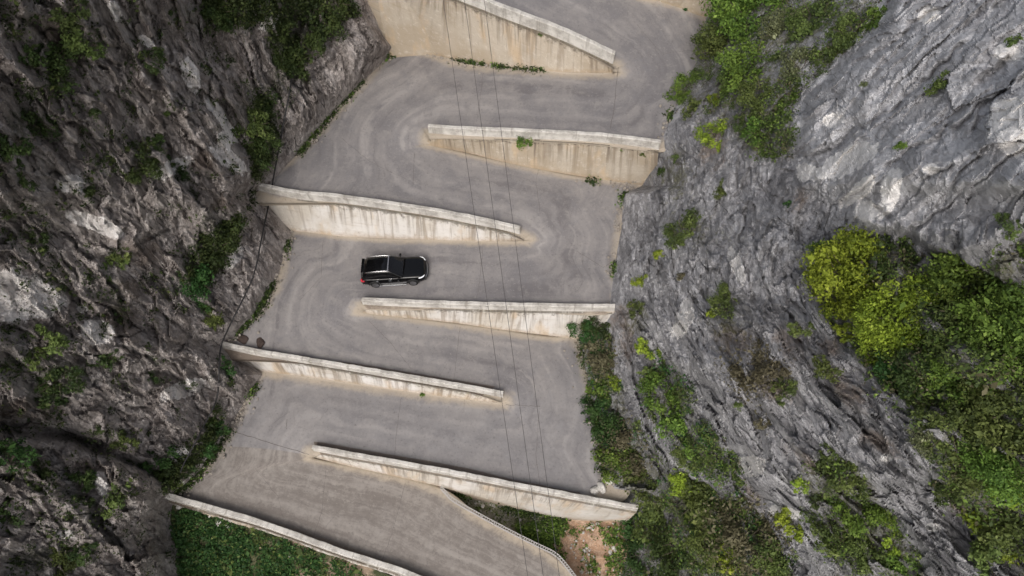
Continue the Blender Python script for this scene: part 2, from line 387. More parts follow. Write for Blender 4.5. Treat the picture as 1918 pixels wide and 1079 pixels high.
def build_road():
    P = []; Q = []; cl = []
    for i, (a, b, c, d, z, side) in enumerate(SEC):
        p = at(a, b, z); q = at(c, d, z)
        n = (q - p); n[2] = 0; n /= np.linalg.norm(n)
        xp, xq = (1.7 if 'p' in side else .35 if 'q' in side else .07), (1.7 if 'q' in side else .35 if 'p' in side else .07)
        P.append(p - n * xp); Q.append(q + n * xq)
        cl.append((xp, xq))
    n = 8
    P = catmull(P, n); Q = catmull(Q, n); idx = np.linspace(0, len(SEC) - 1, len(P))
    cl = np.array(cl); ep = np.interp(idx, range(len(SEC)), cl[:, 0]); eq = np.interp(idx, range(len(SEC)), cl[:, 1])
    mid = (P + Q) / 2; along = np.concatenate([[0], np.cumsum(np.linalg.norm(np.diff(mid, axis=0), axis=1))])
    nc = 33; t = np.linspace(0, 1, nc)
    V = P[:, None] * (1 - t[None, :, None]) + Q[:, None] * t[None, :, None]
    width = np.linalg.norm(Q - P, axis=1)
    dp = t[None] * width[:, None] - ep[:, None]; dq = (1 - t[None]) * width[:, None] - eq[:, None]
    edge = np.minimum(dp, dq)
    V[..., 2] += .025 * fbm(V * np.array([.5, .5, .1]), 3, 3) + .0
    nr = len(P); verts = V.reshape(-1, 3); faces = grid_faces(nr, nc).tolist()
    # side skirts: the embankment under the slab
    k = len(verts); sk = []
    for j in (0, nc - 1):
        top = [i * nc + j for i in range(nr)]; bot = []
        for i in range(nr):
            p = V[i, j].copy(); p[2] -= (3.5 if idx[i] > 48.6 and j else .22); sk.append(p); bot.append(k); k += 1
        for i in range(nr - 1): faces.append((top[i], top[i + 1], bot[i + 1], bot[i]))
    nv = len(verts); verts = np.concatenate([verts, np.array(sk)])
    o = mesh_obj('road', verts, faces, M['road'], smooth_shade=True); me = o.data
    extra = len(verts) - nv
    A = np.repeat(along, nc); pad = np.zeros(extra)
    fattr(me, 'edge', np.concatenate([edge.reshape(-1), pad]))
    secf = np.repeat(idx, nc); tt = np.tile(t, nr)
    slab = .5 + np.clip((secf - (45.35 - .30 * tt)) * 3, -.5, .5)
    wp = np.interp(idx, range(len(SEC)), [float('p' in x[5]) for x in SEC]); wq = np.interp(idx, range(len(SEC)), [float('q' in x[5]) for x in SEC])
    ker = np.ones(9) / 9; wp = np.convolve(np.pad(wp, 4, mode='edge'), ker, 'valid')[:, None]; wq = np.convolve(np.pad(wq, 4, mode='edge'), ker, 'valid')[:, None]
    cross = t[None] * (1 - wp - wq) + wp * (1 - dq / 5.0) + wq * (dp / 5.0)
    fattr(me, 'cross', np.concatenate([cross.reshape(-1), pad])); fattr(me, 'newer', np.concatenate([smooth(secf, 33.5, 36) * smooth(secf, 46.0, 45.0), pad])); fattr(me, 'slab', np.concatenate([slab, pad]))
    # dirt along the inside of the lower parapets, with their soft shadow painted in
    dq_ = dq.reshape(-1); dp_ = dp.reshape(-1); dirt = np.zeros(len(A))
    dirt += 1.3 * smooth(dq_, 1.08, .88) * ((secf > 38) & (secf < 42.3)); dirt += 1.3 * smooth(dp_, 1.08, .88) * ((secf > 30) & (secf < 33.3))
    dirt += .9 * smooth(dp_, 1.6, .3) * ((secf > 46.6)); dirt += .6 * smooth(dq_, .75, .4) * ((secf > 23) & (secf < 27))  # lowest road: the broad band paints the parapet's soft shadow
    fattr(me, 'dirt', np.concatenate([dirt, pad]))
    uvl = me.uv_layers.new(name='UVMap'); vi = np.empty(len(me.loops), np.int32); me.loops.foreach_get('vertex_index', vi)
    UVv = np.concatenate([np.stack([A, np.tile(t, nr) * np.repeat(width, nc)], -1), np.zeros((extra, 2))])
    uvl.data.foreach_set('uv', UVv[vi].astype(np.float32).reshape(-1))
    structure(o)
    return o, P, Q
ROAD, RP, RQ = build_road()

def strip(name, pts_px, z_of, width, mat, parent):
    """A thin line lying 6 mm above the road along measured points."""
    pts = [at(u, v, z) for (u, v), z in zip(pts_px, z_of)]
    vs = []; fs = []
    for i, p in enumerate(pts):
        d = pts[min(i + 1, len(pts) - 1)] - pts[max(i - 1, 0)]; nrm = np.array([-d[1], d[0], 0]); nrm /= np.linalg.norm(nrm)
        w_ = width * random.uniform(.5, 1.2)
        vs += [p + nrm * w_, p - nrm * w_]
        if i: fs.append((2 * i - 2, 2 * i - 1, 2 * i + 1, 2 * i))
    return mesh_obj(name, vs, fs, mat, parent)

def drape(o, h):
    """Lay a strip h above the road below it."""
    dg = bpy.context.evaluated_depsgraph_get()
    for v in o.data.vertices:
        hit, loc, nn, ii = ROAD.ray_cast(Vector((v.co.x, v.co.y, v.co.z + 1.5)), Vector((0, 0, -1)), distance=4)
        if hit: v.co.z = loc.z + h
bpy.context.view_layer.update()

def joint(pts, z0, z1, width=.03):
    n = 14; P = []
    for i in range(n + 1):
        t = i / n * (len(pts) - 1); k = min(int(t), len(pts) - 2); f_ = t - k
        P.append((pts[k][0] * (1 - f_) + pts[k + 1][0] * f_ + random.uniform(-.8, .8), pts[k][1] * (1 - f_) + pts[k + 1][1] * f_ + random.uniform(-.8, .8)))
    o = strip('joint_line', P, np.linspace(z0, z1, n + 1), width, M['crack'], ROAD)
    drape(o, .006)
M['crack'] = plain('dark joint filler', (.115, .102, .095), .95)
joint([(1156, 140), (1152, 190), (1143, 243)], 9.4, 9.0, .022)
joint([(776, 285), (773, 345)], 6.2, 5.8, .018)
joint([(437, 808), (500, 828), (578, 851)], -1.85, -1.8, .035)
joint([(538, 785), (536, 805)], -1.5, -1.6, .02)
for pts, a, b, wd in (([(1010, 300), (1004, 345), (1012, 400)], 5.4, 4.9, .012), ([(905, 458), (900, 515), (893, 560)], 3.2, 2.7, .012), ([(1080, 470), (1130, 500), (1148, 492)], 3.9, 3.8, .012),
        ([(606, 450), (600, 520), (560, 560)], 2.2, 1.8, .012), ([(862, 612), (856, 660), (850, 712)], .5, .2, .012), ([(690, 600), (730, 640), (770, 690)], 1.0, .5, .010), ([(1010, 770), (1004, 850), (1012, 915)], -.6, -.9, .012),
        ([(752, 745), (744, 800), (738, 862)], -1.2, -1.2, .012), ([(610, 880), (600, 960), (585, 1010)], -2.5, -3.2, .012), ([(760, 905), (740, 980), (716, 1050)], -3.4, -3.9, .012), ([(480, 880), (520, 930), (530, 975)], -2.4, -2.9, .010),
        ([(905, 135), (900, 180), (893, 225)], 8.3, 8.2, .012), ([(1190, 60), (1240, 100), (1300, 96)], 10.2, 9.9, .012), ([(640, 260), (690, 300), (760, 330)], 6.4, 6.2, .010)):
    joint(pts, a, b, wd)
joint([(948, 756), (1012, 762)], -.5, -.6, .015)

# ------------------------------------------------------------------ retaining walls
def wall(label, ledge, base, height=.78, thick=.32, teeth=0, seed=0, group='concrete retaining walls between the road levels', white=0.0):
    n = 14
    L = catmull([at(*p) for p in ledge], n); B = catmull([at(*p) for p in base], n)
    m = len(L); d = np.gradient(L, axis=0); inn = np.stack([-d[:, 1], d[:, 0], 0 * d[:, 0]], -1); inn /= np.linalg.norm(inn, axis=1)[:, None]
    if inn[m // 2][1] < 0: inn = -inn
    along = np.concatenate([[0], np.cumsum(np.linalg.norm(np.diff(L, axis=0), axis=1))])
    r = np.random.default_rng(seed + 50)
    # wall body: ledge, lip, face down to the lower road, buried foot, back
    lip = L - inn * .13; lip[:, 2] -= .03
    lip2 = lip.copy(); lip2[:, 2] -= .09
    rec = L - inn * .05; rec[:, 2] -= .17
    rows = [L + inn * (thick + .05) + [0, 0, -.10], L + [0, 0, -.02], lip, lip2, rec]
    nf = 9
    Bo = B.copy()
    for k in range(1, nf + 1):
        t = k / nf; p = rec * (1 - t) + Bo * t
        p = p - inn * (.03 * fbm(np.stack([along * .7, np.full(m, t * 4.), np.full(m, seed * 3.1)], -1), 3, seed))[:, None] * (1 - t)
        rows.append(p)
    foot = Bo.copy(); foot[:, 2] -= 1.2; rows.append(foot)
    back = L + inn * (thick + .25); back[:, 2] = foot[:, 2]; rows.append(back)
    R = np.array(rows); nr = len(R)
    verts = R.transpose(1, 0, 2).reshape(-1, 3)
    faces = grid_faces(m, nr).tolist()
    for i in range(m - 1): faces.append((i * nr + nr - 1, (i + 1) * nr + nr - 1, (i + 1) * nr, i * nr))
    faces.append([k for k in range(nr)][::-1]); faces.append([(m - 1) * nr + k for k in range(nr)])
    o = mesh_obj('retaining_wall', verts, faces, M['wall']); me = o.data
    zt = np.repeat(L[:, 2], nr); zb = np.repeat(B[:, 2], nr)
    fattr(me, 'whiteness', np.full(len(verts), white)); fattr(me, 'below_top', zt - verts[:, 2]); fattr(me, 'above_base', verts[:, 2] - zb)
    uvl = me.uv_layers.new(name='UVMap'); vi = np.empty(len(me.loops), np.int32); me.loops.foreach_get('vertex_index', vi)
    UV = np.stack([np.repeat(along, nr) + seed * 31.7, zt - verts[:, 2] + seed * 7.3], -1)
    uvl.data.foreach_set('uv', UV[vi].astype(np.float32).reshape(-1))
    tag(o, label, 'retaining wall', group)
    # parapet: resampled finely, slightly uneven cast edges, worn outer arris
    step = .16; na = max(4, int(along[-1] / step)); s = np.linspace(0, along[-1], na + 1)
    Lp = np.stack([np.interp(s, along, L[:, k]) for k in range(3)], -1); ip = np.stack([np.interp(s, along, inn[:, k]) for k in range(3)], -1)
    j1 = .020 * fbm(np.stack([s * 1.3, s * 0 + seed, s * 0], -1), 3, seed)[:, None]; j2 = .025 * fbm(np.stack([s * 1.7, s * 0 + seed + 9, s * 0], -1), 3, seed + 1)
    tooth = (teeth * (r.random(na + 1) < .45) * r.uniform(.4, 1, na + 1))[:, None]
    up = np.zeros_like(Lp); up[:, 2] = 1
    prof = [Lp + ip * thick + up * -.05, Lp + ip * (thick + j1) + up * (height - .04), Lp + ip * (thick - .04 + j1) + up * (height + j2[:, None]),
            Lp + ip * (.05 + j1 + tooth) + up * (height + j2[:, None]), Lp + ip * (.0 + j1 + tooth * .8) + up * (height - .05), Lp + ip * (.03 + .3 * j1) + up * (height * .5), Lp + ip * .0 + up * -.02]
    R = np.array(prof); npf = len(R); verts = R.transpose(1, 0, 2).reshape(-1, 3); faces = grid_faces(na + 1, npf).tolist()
    faces.append(list(range(npf))[::-1]); faces.append([na * npf + k for k in range(npf)])
    p = mesh_obj('parapet', verts, faces, M['parapet'], o)
    uvl = p.data.uv_layers.new(name='UVMap'); vi = np.empty(len(p.data.loops), np.int32); p.data.loops.foreach_get('vertex_index', vi)
    acr = np.concatenate([[0], np.cumsum(np.linalg.norm(np.diff(R[:, 0], axis=0), axis=1))])
    UV = np.stack([np.repeat(s, npf) + seed * 13.1, np.tile(acr, na + 1)], -1)
    uvl.data.foreach_set('uv', UV[vi].astype(np.float32).reshape(-1))
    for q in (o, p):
        bm = bmesh.new(); bm.from_mesh(q.data); bmesh.ops.recalc_face_normals(bm, faces=bm.faces); bm.to_mesh(q.data); bm.free()
    return o

WALLS = [
 wall('tall cream retaining wall at the top with a long sloping white parapet and streaks',
      [(690,-72,16.8),(780,-35,15.2),(878,8,13.5),(960,40,12.65),(1040,70,11.8),(1100,97,11.1),(1148,120,10.4)],
      [(640,62,7.1),(760,92,7.5),(886,119,7.95),(960,130,8.4),(1038,136,8.8),(1100,138,9.1),(1150,137,9.4)], height=.95, thick=.40, seed=1),
 wall('cream stained retaining wall with a green shrub growing out under its parapet',
      [(803,250,7.45),(860,254,7.9),(973,259,8.35),(1110,266,8.9),(1207,277,9.2),(1234,281,9.3)],
      [(800,268,6.4),(866,284,5.95),(973,311,5.45),(1105,333,5.0),(1203,347,4.6),(1228,351,4.5)], seed=2),
 wall('pale retaining wall directly above the black car, meeting the dark cliff',
      [(470,356,6.1),(560,373,6.0),(640,381,5.8),(800,404,5.4),(900,423,5.05),(974,440,4.6)],
      [(520,430,2.1),(575,435,2.2),(648,443,2.45),(803,450,2.95),(900,452,3.35),(976,450,3.7)], seed=3, teeth=.03, white=.9),
 wall('pale retaining wall directly below the black car, ending at a leafy bush',
      [(680,571,2.0),(720,573,2.15),(850,578,2.45),(960,581,2.9),(1060,583,3.3),(1150,584,3.6)],
      [(680,586,1.2),(725,592,.95),(851,605,.5),(955,620,.2),(1058,632,-.1),(1100,637,-.3)], seed=4, teeth=.02, white=.9, height=.68),
 wall('low pale retaining wall with rough coping, two brown earth heaps at its cliff end',
      [(408,650,1.15),(480,666,1.0),(560,679,.8),(750,711,.35),(870,732,0),(942,745,-.3)],
      [(460,690,-1.5),(510,698,-1.42),(570,705,-1.35),(753,732,-1.15),(865,747,-.95),(940,752,-.6)], seed=5, teeth=.07, white=1.0, height=.62),
 wall('long pale retaining wall above the green hollow and the white railing',
      [(588,845,-1.5),(640,855,-1.38),(730,871,-1.25),(830,889,-1.15),(1000,922,-1.0),(1100,941,-.9),(1192,958,-.85)],
      [(588,856,-2.3),(650,872,-2.65),(735,891,-3.1),(828,913,-3.75),(985,956,-6.2),(1070,972,-6.9),(1175,976,-7.2)], seed=6, teeth=.06, white=.85, height=.66),
 wall('plain white parapet wall along the lowest road above the green slope',
      [(312,936,-2.35),(400,961,-2.65),(480,984,-2.95),(560,1012,-3.3),(640,1041,-3.6),(700,1060,-4.0),(770,1084,-4.4),(880,1132,-5.1),(980,1190,-5.7)],
      [(309,946,-4),(398,971,-4.3),(478,994,-4.6),(558,1022,-5),(638,1051,-5.3),(698,1070,-5.7),(768,1095,-6.2),(878,1144,-7),(978,1203,-7.5)], height=.8, thick=.4, seed=7, white=.8),
 wall('corner of a cream retaining wall at the top edge above the highest bend',
      [(1120,-125,15.6),(1215,-85,15.2),(1330,-55,14.8),(1400,-40,14.6)],
      [(1090,-62,12.0),(1205,-2,11.2),(1318,24,10.4),(1400,38,10.3)], seed=8),
]

# ------------------------------------------------------------------ cliffs
def polyline_u(pts, v):
    p = np.array(pts, float); o = np.argsort(p[:, 1]); return np.interp(v, p[o, 1], p[o, 0])

def gauss_rows(a, sig):
    k = np.arange(-int(3 * sig), int(3 * sig) + 1); w_ = np.exp(-.5 * (k / sig) ** 2); w_ /= w_.sum()
    return np.convolve(np.pad(a, len(k) // 2, mode='edge'), w_, mode='valid')

def in_poly(U, Vv, poly):
    inside = np.zeros(U.shape, bool); n = len(poly)
    for i in range(n):
        x1, y1 = poly[i]; x2, y2 = poly[(i + 1) % n]
        c = ((y1 > Vv) != (y2 > Vv)) & (U < (x2 - x1) * (Vv - y1) / ((y2 - y1) or 1e-9) + x1)
        inside ^= c
    return inside

def seg_dist(U, Vv, pts):
    best = np.full(U.shape, 1e9)
    for (x1, y1), (x2, y2) in zip(pts, pts[1:]):
        dx, dy = x2 - x1, y2 - y1; t = np.clip(((U - x1) * dx + (Vv - y1) * dy) / (dx * dx + dy * dy), 0, 1)
        best = np.minimum(best, np.hypot(U - x1 - t * dx, Vv - y1 - t * dy))
    return best

def blob_mask(U, Vv, blobs):
    m = np.zeros(U.shape)
    for (x, y, rx, ry, rot) in blobs:
        c, s = math.cos(math.radians(rot)), math.sin(math.radians(rot))
        X = (U - x) * c + (Vv - y) * s; Y = -(U - x) * s + (Vv - y) * c
        m = np.maximum(m, np.exp(-.7 * ((X / rx) ** 2 + (Y / ry) ** 2)))
    return m

VEG_R = [
 [(1080,592),(1138,588),(1150,650),(1165,700),(1200,790),(1262,885),(1390,930),(1500,1079),(1520,1300),(1160,1300),(1165,1000),(1195,965),(1140,890),(1120,780),(1092,680)],
 [(1200,650),(1250,665),(1300,720),(1328,790),(1360,840),(1398,860),(1395,905),(1330,895),(1270,865),(1225,790),(1205,720)],
 [(1480,880),(1560,850),(1640,900),(1700,1000),(1760,1100),(1800,1300),(1600,1300),(1560,1079),(1530,990)],
 [(1520,470),(1640,445),(1710,450),(1770,520),(1918,450),(2200,300),(2200,1300),(1960,1200),(1880,1050),(1790,940),(1720,800),(1640,720),(1560,620)],
 [(1320,-200),(1700,-200),(1640,50),(1500,180),(1490,290),(1400,300),(1330,230),(1250,180),(1312,60)],
]
VEG_L = [
 [(360,-200),(700,-200),(660,20),(600,90),(540,180),(520,330),(470,330),(460,220),(500,120),(480,40),(380,60)],
 [(470,370),(500,370),(440,430),(400,520),(360,560),(330,540),(350,480),(420,410)],
 [(440,690),(400,830),(310,930),(260,880),(300,840),(370,820)],
]

def cliff(name, side, foot, Tfun, relief, blobs_pale, blobs_soil, veg, us, vs, sdir, scen, mat, blobs_moss=()):
    vv = np.array(vs); uu = np.array(us); U, Vv = np.meshgrid(uu, vv)
    f_ = np.array(foot, float); fv = f_[:, 1]
    uf = np.interp(vv, fv, f_[:, 0]); zf = np.interp(vv, fv, f_[:, 2])
    k = CT - (539.5 - vv) / F * ST
    sgn = 1 if side == 'r' else -1
    A = sgn * (uu - 959) / F
    T = Tfun(U, Vv, sgn * (U - uf[:, None]))
    g = T / (k[:, None] + T * np.maximum(A[None], .02))
    da = np.diff(A); cum = np.concatenate([np.zeros((len(vv), 1)), np.cumsum((g[:, 1:] + g[:, :-1]) / 2 * da[None], axis=1)], axis=1)
    def depth(uf_, zf_):
        df = (H - zf_) / k
        c0 = np.array([np.interp(uf_[i], uu, cum[i]) for i in range(len(vv))])
        return np.exp(np.log(df)[:, None] - (cum - c0[:, None]))
    sg = 48
    d1 = depth(uf, zf); d2 = depth(gauss_rows(uf, sg), gauss_rows(zf, sg))
    out = sgn * (U - uf[:, None]); wgt = smooth(np.minimum(out, sgn * (U - gauss_rows(uf, sg)[:, None]) + 25), 0, 110)
    d = np.exp(np.log(d1) * (1 - wgt) + np.log(d2) * wgt)
    P = at_depth(U, Vv, d)
    ci = int(np.argmin(abs(vv - scen[1]))); cj = int(np.argmin(abs(uu - scen[0])))
    st_ = 18
    eu = P[ci, cj + st_] - P[ci, cj - st_]; ev = P[ci + st_, cj] - P[ci - st_, cj]
    nrm = np.cross(eu, ev); nrm /= np.linalg.norm(nrm)
    def basis(dr):
        e1 = eu * dr[0] + ev * dr[1]; e1 /= np.linalg.norm(e1); e2 = np.cross(nrm, e1)
        return np.stack([e1, e2, nrm], -1)
    B1 = basis(sdir[0]); B2 = basis(sdir[1])
    Q1 = P @ B1; Q2 = P @ B2
    rel = relief(U, Vv, Q1, Q2, out, P)
    rel = rel * smooth(out, -10, 60) if True else rel
    d = d - rel
    P = at_depth(U, Vv, d)
    keep = (out[:-1, :-1] > -45) | (out[1:, 1:] > -45)
    nr, nc = U.shape
    F4 = grid_faces(nr, nc, keep)
    used = np.unique(F4); remap = -np.ones(nr * nc, np.int64); remap[used] = np.arange(len(used))
    pv = P.reshape(-1, 3)[used]; F4 = remap[F4]
    me = bpy.data.meshes.new(name); n = len(F4)
    me.vertices.add(len(pv)); me.loops.add(n * 4); me.polygons.add(n)
    me.vertices.foreach_set('co', pv.astype(np.float32).reshape(-1)); me.loops.foreach_set('vertex_index', F4.astype(np.int32).reshape(-1))
    me.polygons.foreach_set('loop_start', np.arange(0, n * 4, 4, dtype=np.int32)); me.polygons.foreach_set('loop_total', np.full(n, 4, np.int32))
    me.polygons.foreach_set('use_smooth', np.zeros(n, bool)); me.update(calc_edges=True)
    me.materials.append(mat)
    o = bpy.data.objects.new(name, me); COL.objects.link(o); structure(o)
    fattr(me, 'strata', Q1.reshape(-1, 3)[used], 'FLOAT_VECTOR')
    fattr(me, 'pale', blob_mask(U, Vv, blobs_pale).reshape(-1)[used])
    fattr(me, 'soil', blob_mask(U, Vv, blobs_soil).reshape(-1)[used])
    cl_ = (smooth(U + (300 - Vv) * .6, 1450, 1560) * smooth(Vv, 480, 380)) if side == 'r' else np.zeros(U.shape)  # upper slab: mask for a paler colour and a weaker bump
    fattr(me, 'slab_pale', cl_.reshape(-1)[used])
    mo = blob_mask(U, Vv, blobs_moss) if len(blobs_moss) else np.zeros(U.shape)
    for poly in veg:
        ins = in_poly(U, Vv, poly); dist = seg_dist(U, Vv, poly + [poly[0]])
        mo = np.maximum(mo, np.where(ins, smooth(dist, -20, 25), smooth(dist, 22, -10) * .5))
    fattr(me, 'moss', mo.reshape(-1)[used])
    # a function that finds a place on this face
    du, dv = uu[1] - uu[0], vv[1] - vv[0]
    Nn = np.cross(np.gradient(P, axis=1), np.gradient(P, axis=0)); Nn /= np.linalg.norm(Nn, axis=2)[..., None] + 1e-9
    if (Nn[nr // 2, nc // 2] @ (np.array([0, 0, H]) - P[nr // 2, nc // 2])) < 0: Nn = -Nn
    def find(u, v):
        fi = np.clip((np.asarray(v) - vv[0]) / dv, 0, nr - 1.01); fj = np.clip((np.asarray(u) - uu[0]) / du, 0, nc - 1.01)
        i = fi.astype(int); j = fj.astype(int); a = (fi - i)[..., None]; b = (fj - j)[..., None]
        pp = (P[i, j] * (1 - b) + P[i, j + 1] * b) * (1 - a) + (P[i + 1, j] * (1 - b) + P[i + 1, j + 1] * b) * a
        return pp, Nn[i, j]
    return o, find

def edge_step(U, Vv, pts, width, lo, hi):
    """0 left of the line, 1 right of it (line given from top to bottom)."""
    ue = polyline_u(pts, Vv); r = smooth(U - ue, -width * .3, width)
    return r * smooth(Vv, lo - 30, lo + 30) * (1 - smooth(Vv, hi - 30, hi + 30))

FOOT_R = [(1370,-420,10.6),(1345,-100,10.5),(1325,20,10.3),(1307,110,9.8),(1268,195,9.5),(1240,255,9.2),(1232,275,8.6),(1205,348,4.7),(1168,362,4.5),(1163,430,4.1),(1150,500,3.8),(1142,572,3.6),
          (1128,584,2.2),(1088,600,-.2),(1080,640,-.4),(1094,700,-.6),(1113,780,-.7),(1124,850,-.8),(1132,890,-.9),(1142,915,-1.3),(1166,940,-5),(1180,965,-7.2),(1172,1000,-7.6),(1165,1079,-8.2),(1190,1250,-9),(1230,1420,-10)]
def T_right(U, Vv, out):
    T = 2.35 + .0 * U
    T = T + .7 * smooth(out, 120, 0) * smooth(Vv, 600, 480)
    gully = smooth(Vv, 570, 640) * smooth(out, 110, 40)
    T = T * (1 - gully) + 1.0 * gully
    T = T - .7 * smooth(U, 1500, 1700) * smooth(Vv, 430, 560)
    T = T + .5 * smooth(U, 1450, 1600) * smooth(Vv, 420, 300)
    return np.clip(T, .6, 5)
def carve(r, U, Vv, cracks, depth, width, step):
    jx = 9 * fbm(np.stack([U / 34, Vv / 34, U * 0], -1), 3, 301); jy = 9 * fbm(np.stack([U / 34, Vv / 34, U * 0 + 5], -1), 3, 303)
    for i, c in enumerate(cracks):
        X = U + jx; Y = Vv + jy
        d = seg_dist(X, Y, c); (x1, y1), (x2, y2) = c[0], c[-1]; L = math.hypot(x2 - x1, y2 - y1)
        side = ((X - x1) * (y2 - y1) - (Y - y1) * (x2 - x1)) / L
        r = r - depth * np.exp(-(d / width) ** 2) + step * np.clip(side / 6, -1, 1) * np.exp(-(d / 26) ** 2)
    return r
CRACKS_R = [[(1480,185),(1560,115),(1640,55)],[(1505,300),(1600,250),(1700,180),(1800,90)],[(1560,392),(1680,300),(1790,240),(1918,140)],[(1700,440),(1800,360),(1918,280)],
 [(1300,560),(1360,660),(1420,760),(1500,860)],[(1440,560),(1520,680),(1620,800),(1740,960)],[(1500,500),(1580,640)],[(1860,12),(1890,-10)],[(1835,155),(1885,112)],[(1600,120),(1700,60),(1790,-10)],
 [(1770,490),(1795,508)],[(1270,470),(1300,560),(1310,640)],[(1210,420),(1240,520)],[(1640,380),(1665,410)],[(1330,640),(1400,720),(1440,800)],[(1620,740),(1700,850),(1800,980),(1870,1079)],[(1740,330),(1780,300)],[(1820,240),(1850,200)],[(1380,330),(1400,420),(1450,500)]]
CRACKS_L = [[(5,0),(60,42),(125,75)],[(155,48),(195,72),(222,84)],[(138,98),(170,120),(196,138)],[(185,90),(228,128)],[(200,140),(252,212)],[(55,290),(90,308),(116,326)],[(235,650),(262,664),(288,674)],[(80,238),(122,256)],
 [(320,-20),(345,40),(378,100),(402,185),(445,250)],[(285,130),(340,195)],[(238,168),(262,232)],[(30,140),(90,220),(160,290)],[(120,330),(200,430)],[(330,380),(390,440)],[(0,380),(60,420),(140,520)],[(250,380),(300,470),(340,560)],[(150,560),(230,640)],[(0,660),(60,700),(130,760)],[(300,590),(360,640),(400,640)],[(60,930),(120,1000)],[(180,960),(250,1060)],[(540,200),(600,130),(650,60)],[(430,470),(470,540)]]
def relief_right(U, Vv, Q1, Q2, out, P):
    up = smooth(U + (300 - Vv) * .6, 1420, 1560) * smooth(Vv, 480, 380)
    an1 = Q1 * np.array([.22, 1, 1]); an2 = Q2 * np.array([.25, 1, 1])
    r = .85 * fbm(Q1 * .13, 3, 1) + .50 * ridged(an1 * .30, 3, 2) * (1 - up) + .40 * ridged(an2 * .26, 3, 5) * up
    r = r + .09 * fbm(an1 * 1.0, 4, 8, .62) * (1 - .5 * up) + .06 * fbm(Q1 * .9, 4, 21, .6) * (1 - .6 * up) + .05 * ridged(an1 * 1.5, 3, 31, .6) * (1 - .7 * up)
    r = r + .05 * fbm(an1 * 3.0, 3, 81, .65) + .06 * ridged(Q1 * np.array([.6, 2.6, 2.6]), 3, 83, .6) * (1 - .7 * up) * smooth(fbm(Q1 * .4, 2, 85), -.5, .5)
    W1 = warp2(Q1, .5, .5, 201); W2 = warp2(Q2, .5, .5, 205)
    fa = facets(W1 * np.array([.16, .45]), 211) * (1 - up) + facets(W2 * np.array([.18, .42]), 213) * up
    fb = facets(W1 * np.array([.5, 1.3]), 215) * (1 - up) + facets(W2 * np.array([.6, 1.3]), 217) * up
    fc = facets(W1 * np.array([1.5, 3.2]), 219)
    q_ = 1 - .55 * up
    r = r + 1.15 * fa * (1 - .35 * up) + .75 * fb * q_ + .30 * fc * q_
    # broken blocky ledges
    h = Q1[..., 1] * .75 + .5 * fbm(Q1 * .35, 3, 41)
    r = r + .32 * (h - np.floor(h) - .5) * smooth(fbm(Q1 * .25, 2, 43), -.3, .3) * (1 - .6 * up)
    e1 = edge_step(U, Vv, [(1136,560),(1144,600),(1152,645),(1162,690),(1180,730),(1200,780),(1228,845),(1268,884)], 50, 585, 885)
    e1b = smooth(U - polyline_u([(1150,560),(1185,640),(1215,700),(1235,760),(1255,820),(1290,870)], Vv), -20, 50) * smooth(Vv, 640, 700) * (1 - smooth(Vv, 860, 900))
    e2 = edge_step(U, Vv, [(1215,620),(1242,663),(1262,690),(1305,722),(1328,786),(1355,836),(1396,850),(1398,906),(1445,966),(1485,1016),(1512,1052),(1560,1110),(1700,1300)], 40, 660, 1500)
    r = r + 1.5 * e1 - 1.3 * e1b + 2.0 * e2
    e2b = smooth(U - polyline_u([(1420,820),(1480,880),(1560,990),(1600,1080),(1700,1300)], Vv), -15, 50) * smooth(Vv, 840, 920)
    r = r - 1.1 * e2b
    e3 = smooth(U - polyline_u([(1560,820),(1590,860),(1650,920),(1700,1000),(1760,1080),(1900,1300)], Vv), -15, 25) * smooth(Vv, 820, 900)
    r = r + 1.1 * e3
    e5 = edge_step(U, Vv, [(1680,-60),(1650,50),(1585,125),(1512,180),(1496,260),(1490,330),(1480,400)], 26, -500, 360)
    r = r + 1.5 * e5
    vb = np.interp(U, [1560, 1600, 1650, 1710, 1735, 1790, 1850, 1918, 2100], [400, 425, 440, 445, 475, 490, 470, 450, 420])
    r = r + 1.2 * smooth(vb - Vv, -6, 22) * smooth(U, 1560, 1640) * smooth(vb - Vv, 330, 120)
    r = carve(r, U, Vv, CRACKS_R, .42, 3.6, .22)
    hol = blob_mask(U, Vv, [(1700, 470, 60, 30, 10), (1640, 470, 50, 25, 0)])
    return r - .9 * hol
PALE_R = [(1905,240,42,50,-30),(1590,300,55,18,-25),(1608,360,34,12,-40),(1668,350,15,28,20),(1520,325,24,14,0),(1625,395,20,14,0),(1660,385,28,12,-50),(1745,318,14,8,0),(1885,95,22,14,0),(1410,872,24,16,0),(1470,960,28,9,10),(1660,858,10,6,0),(1748,988,12,7,0),(1560,225,16,10,0),(1640,30,20,10,-30),(1740,30,16,12,0),(1280,600,14,30,20),(1380,500,10,30,-20)]
SOIL_R = [(1160,600,30,40,0),(1180,640,20,40,0),(1380,640,60,40,30),(1480,640,40,60,-40),(1580,720,90,30,40),(1440,720,60,30,30),(1500,860,60,25,40),(1590,560,70,40,0),(1650,830,60,20,40),(1800,950,60,20,40),(1500,370,20,40,30),(1900,280,40,20,0),(1410,930,16,60,-35),(1330,270,40,60,0),(1560,650,40,30,0)]
cliff_r, find_r = cliff('rock_cliff', 'r', FOOT_R, T_right, relief_right, PALE_R, SOIL_R, VEG_R,
    np.arange(1000, 2300, 3.0), np.arange(-300, 1380, 3.0), ((.6, .8), (.62, -.78)), (1550, 640), M['rock_right'],
    [(1300,430,70,40,20),(1370,600,50,50,0),(1430,700,70,35,25),(1260,330,50,60,0),(1190,600,25,35,0)])

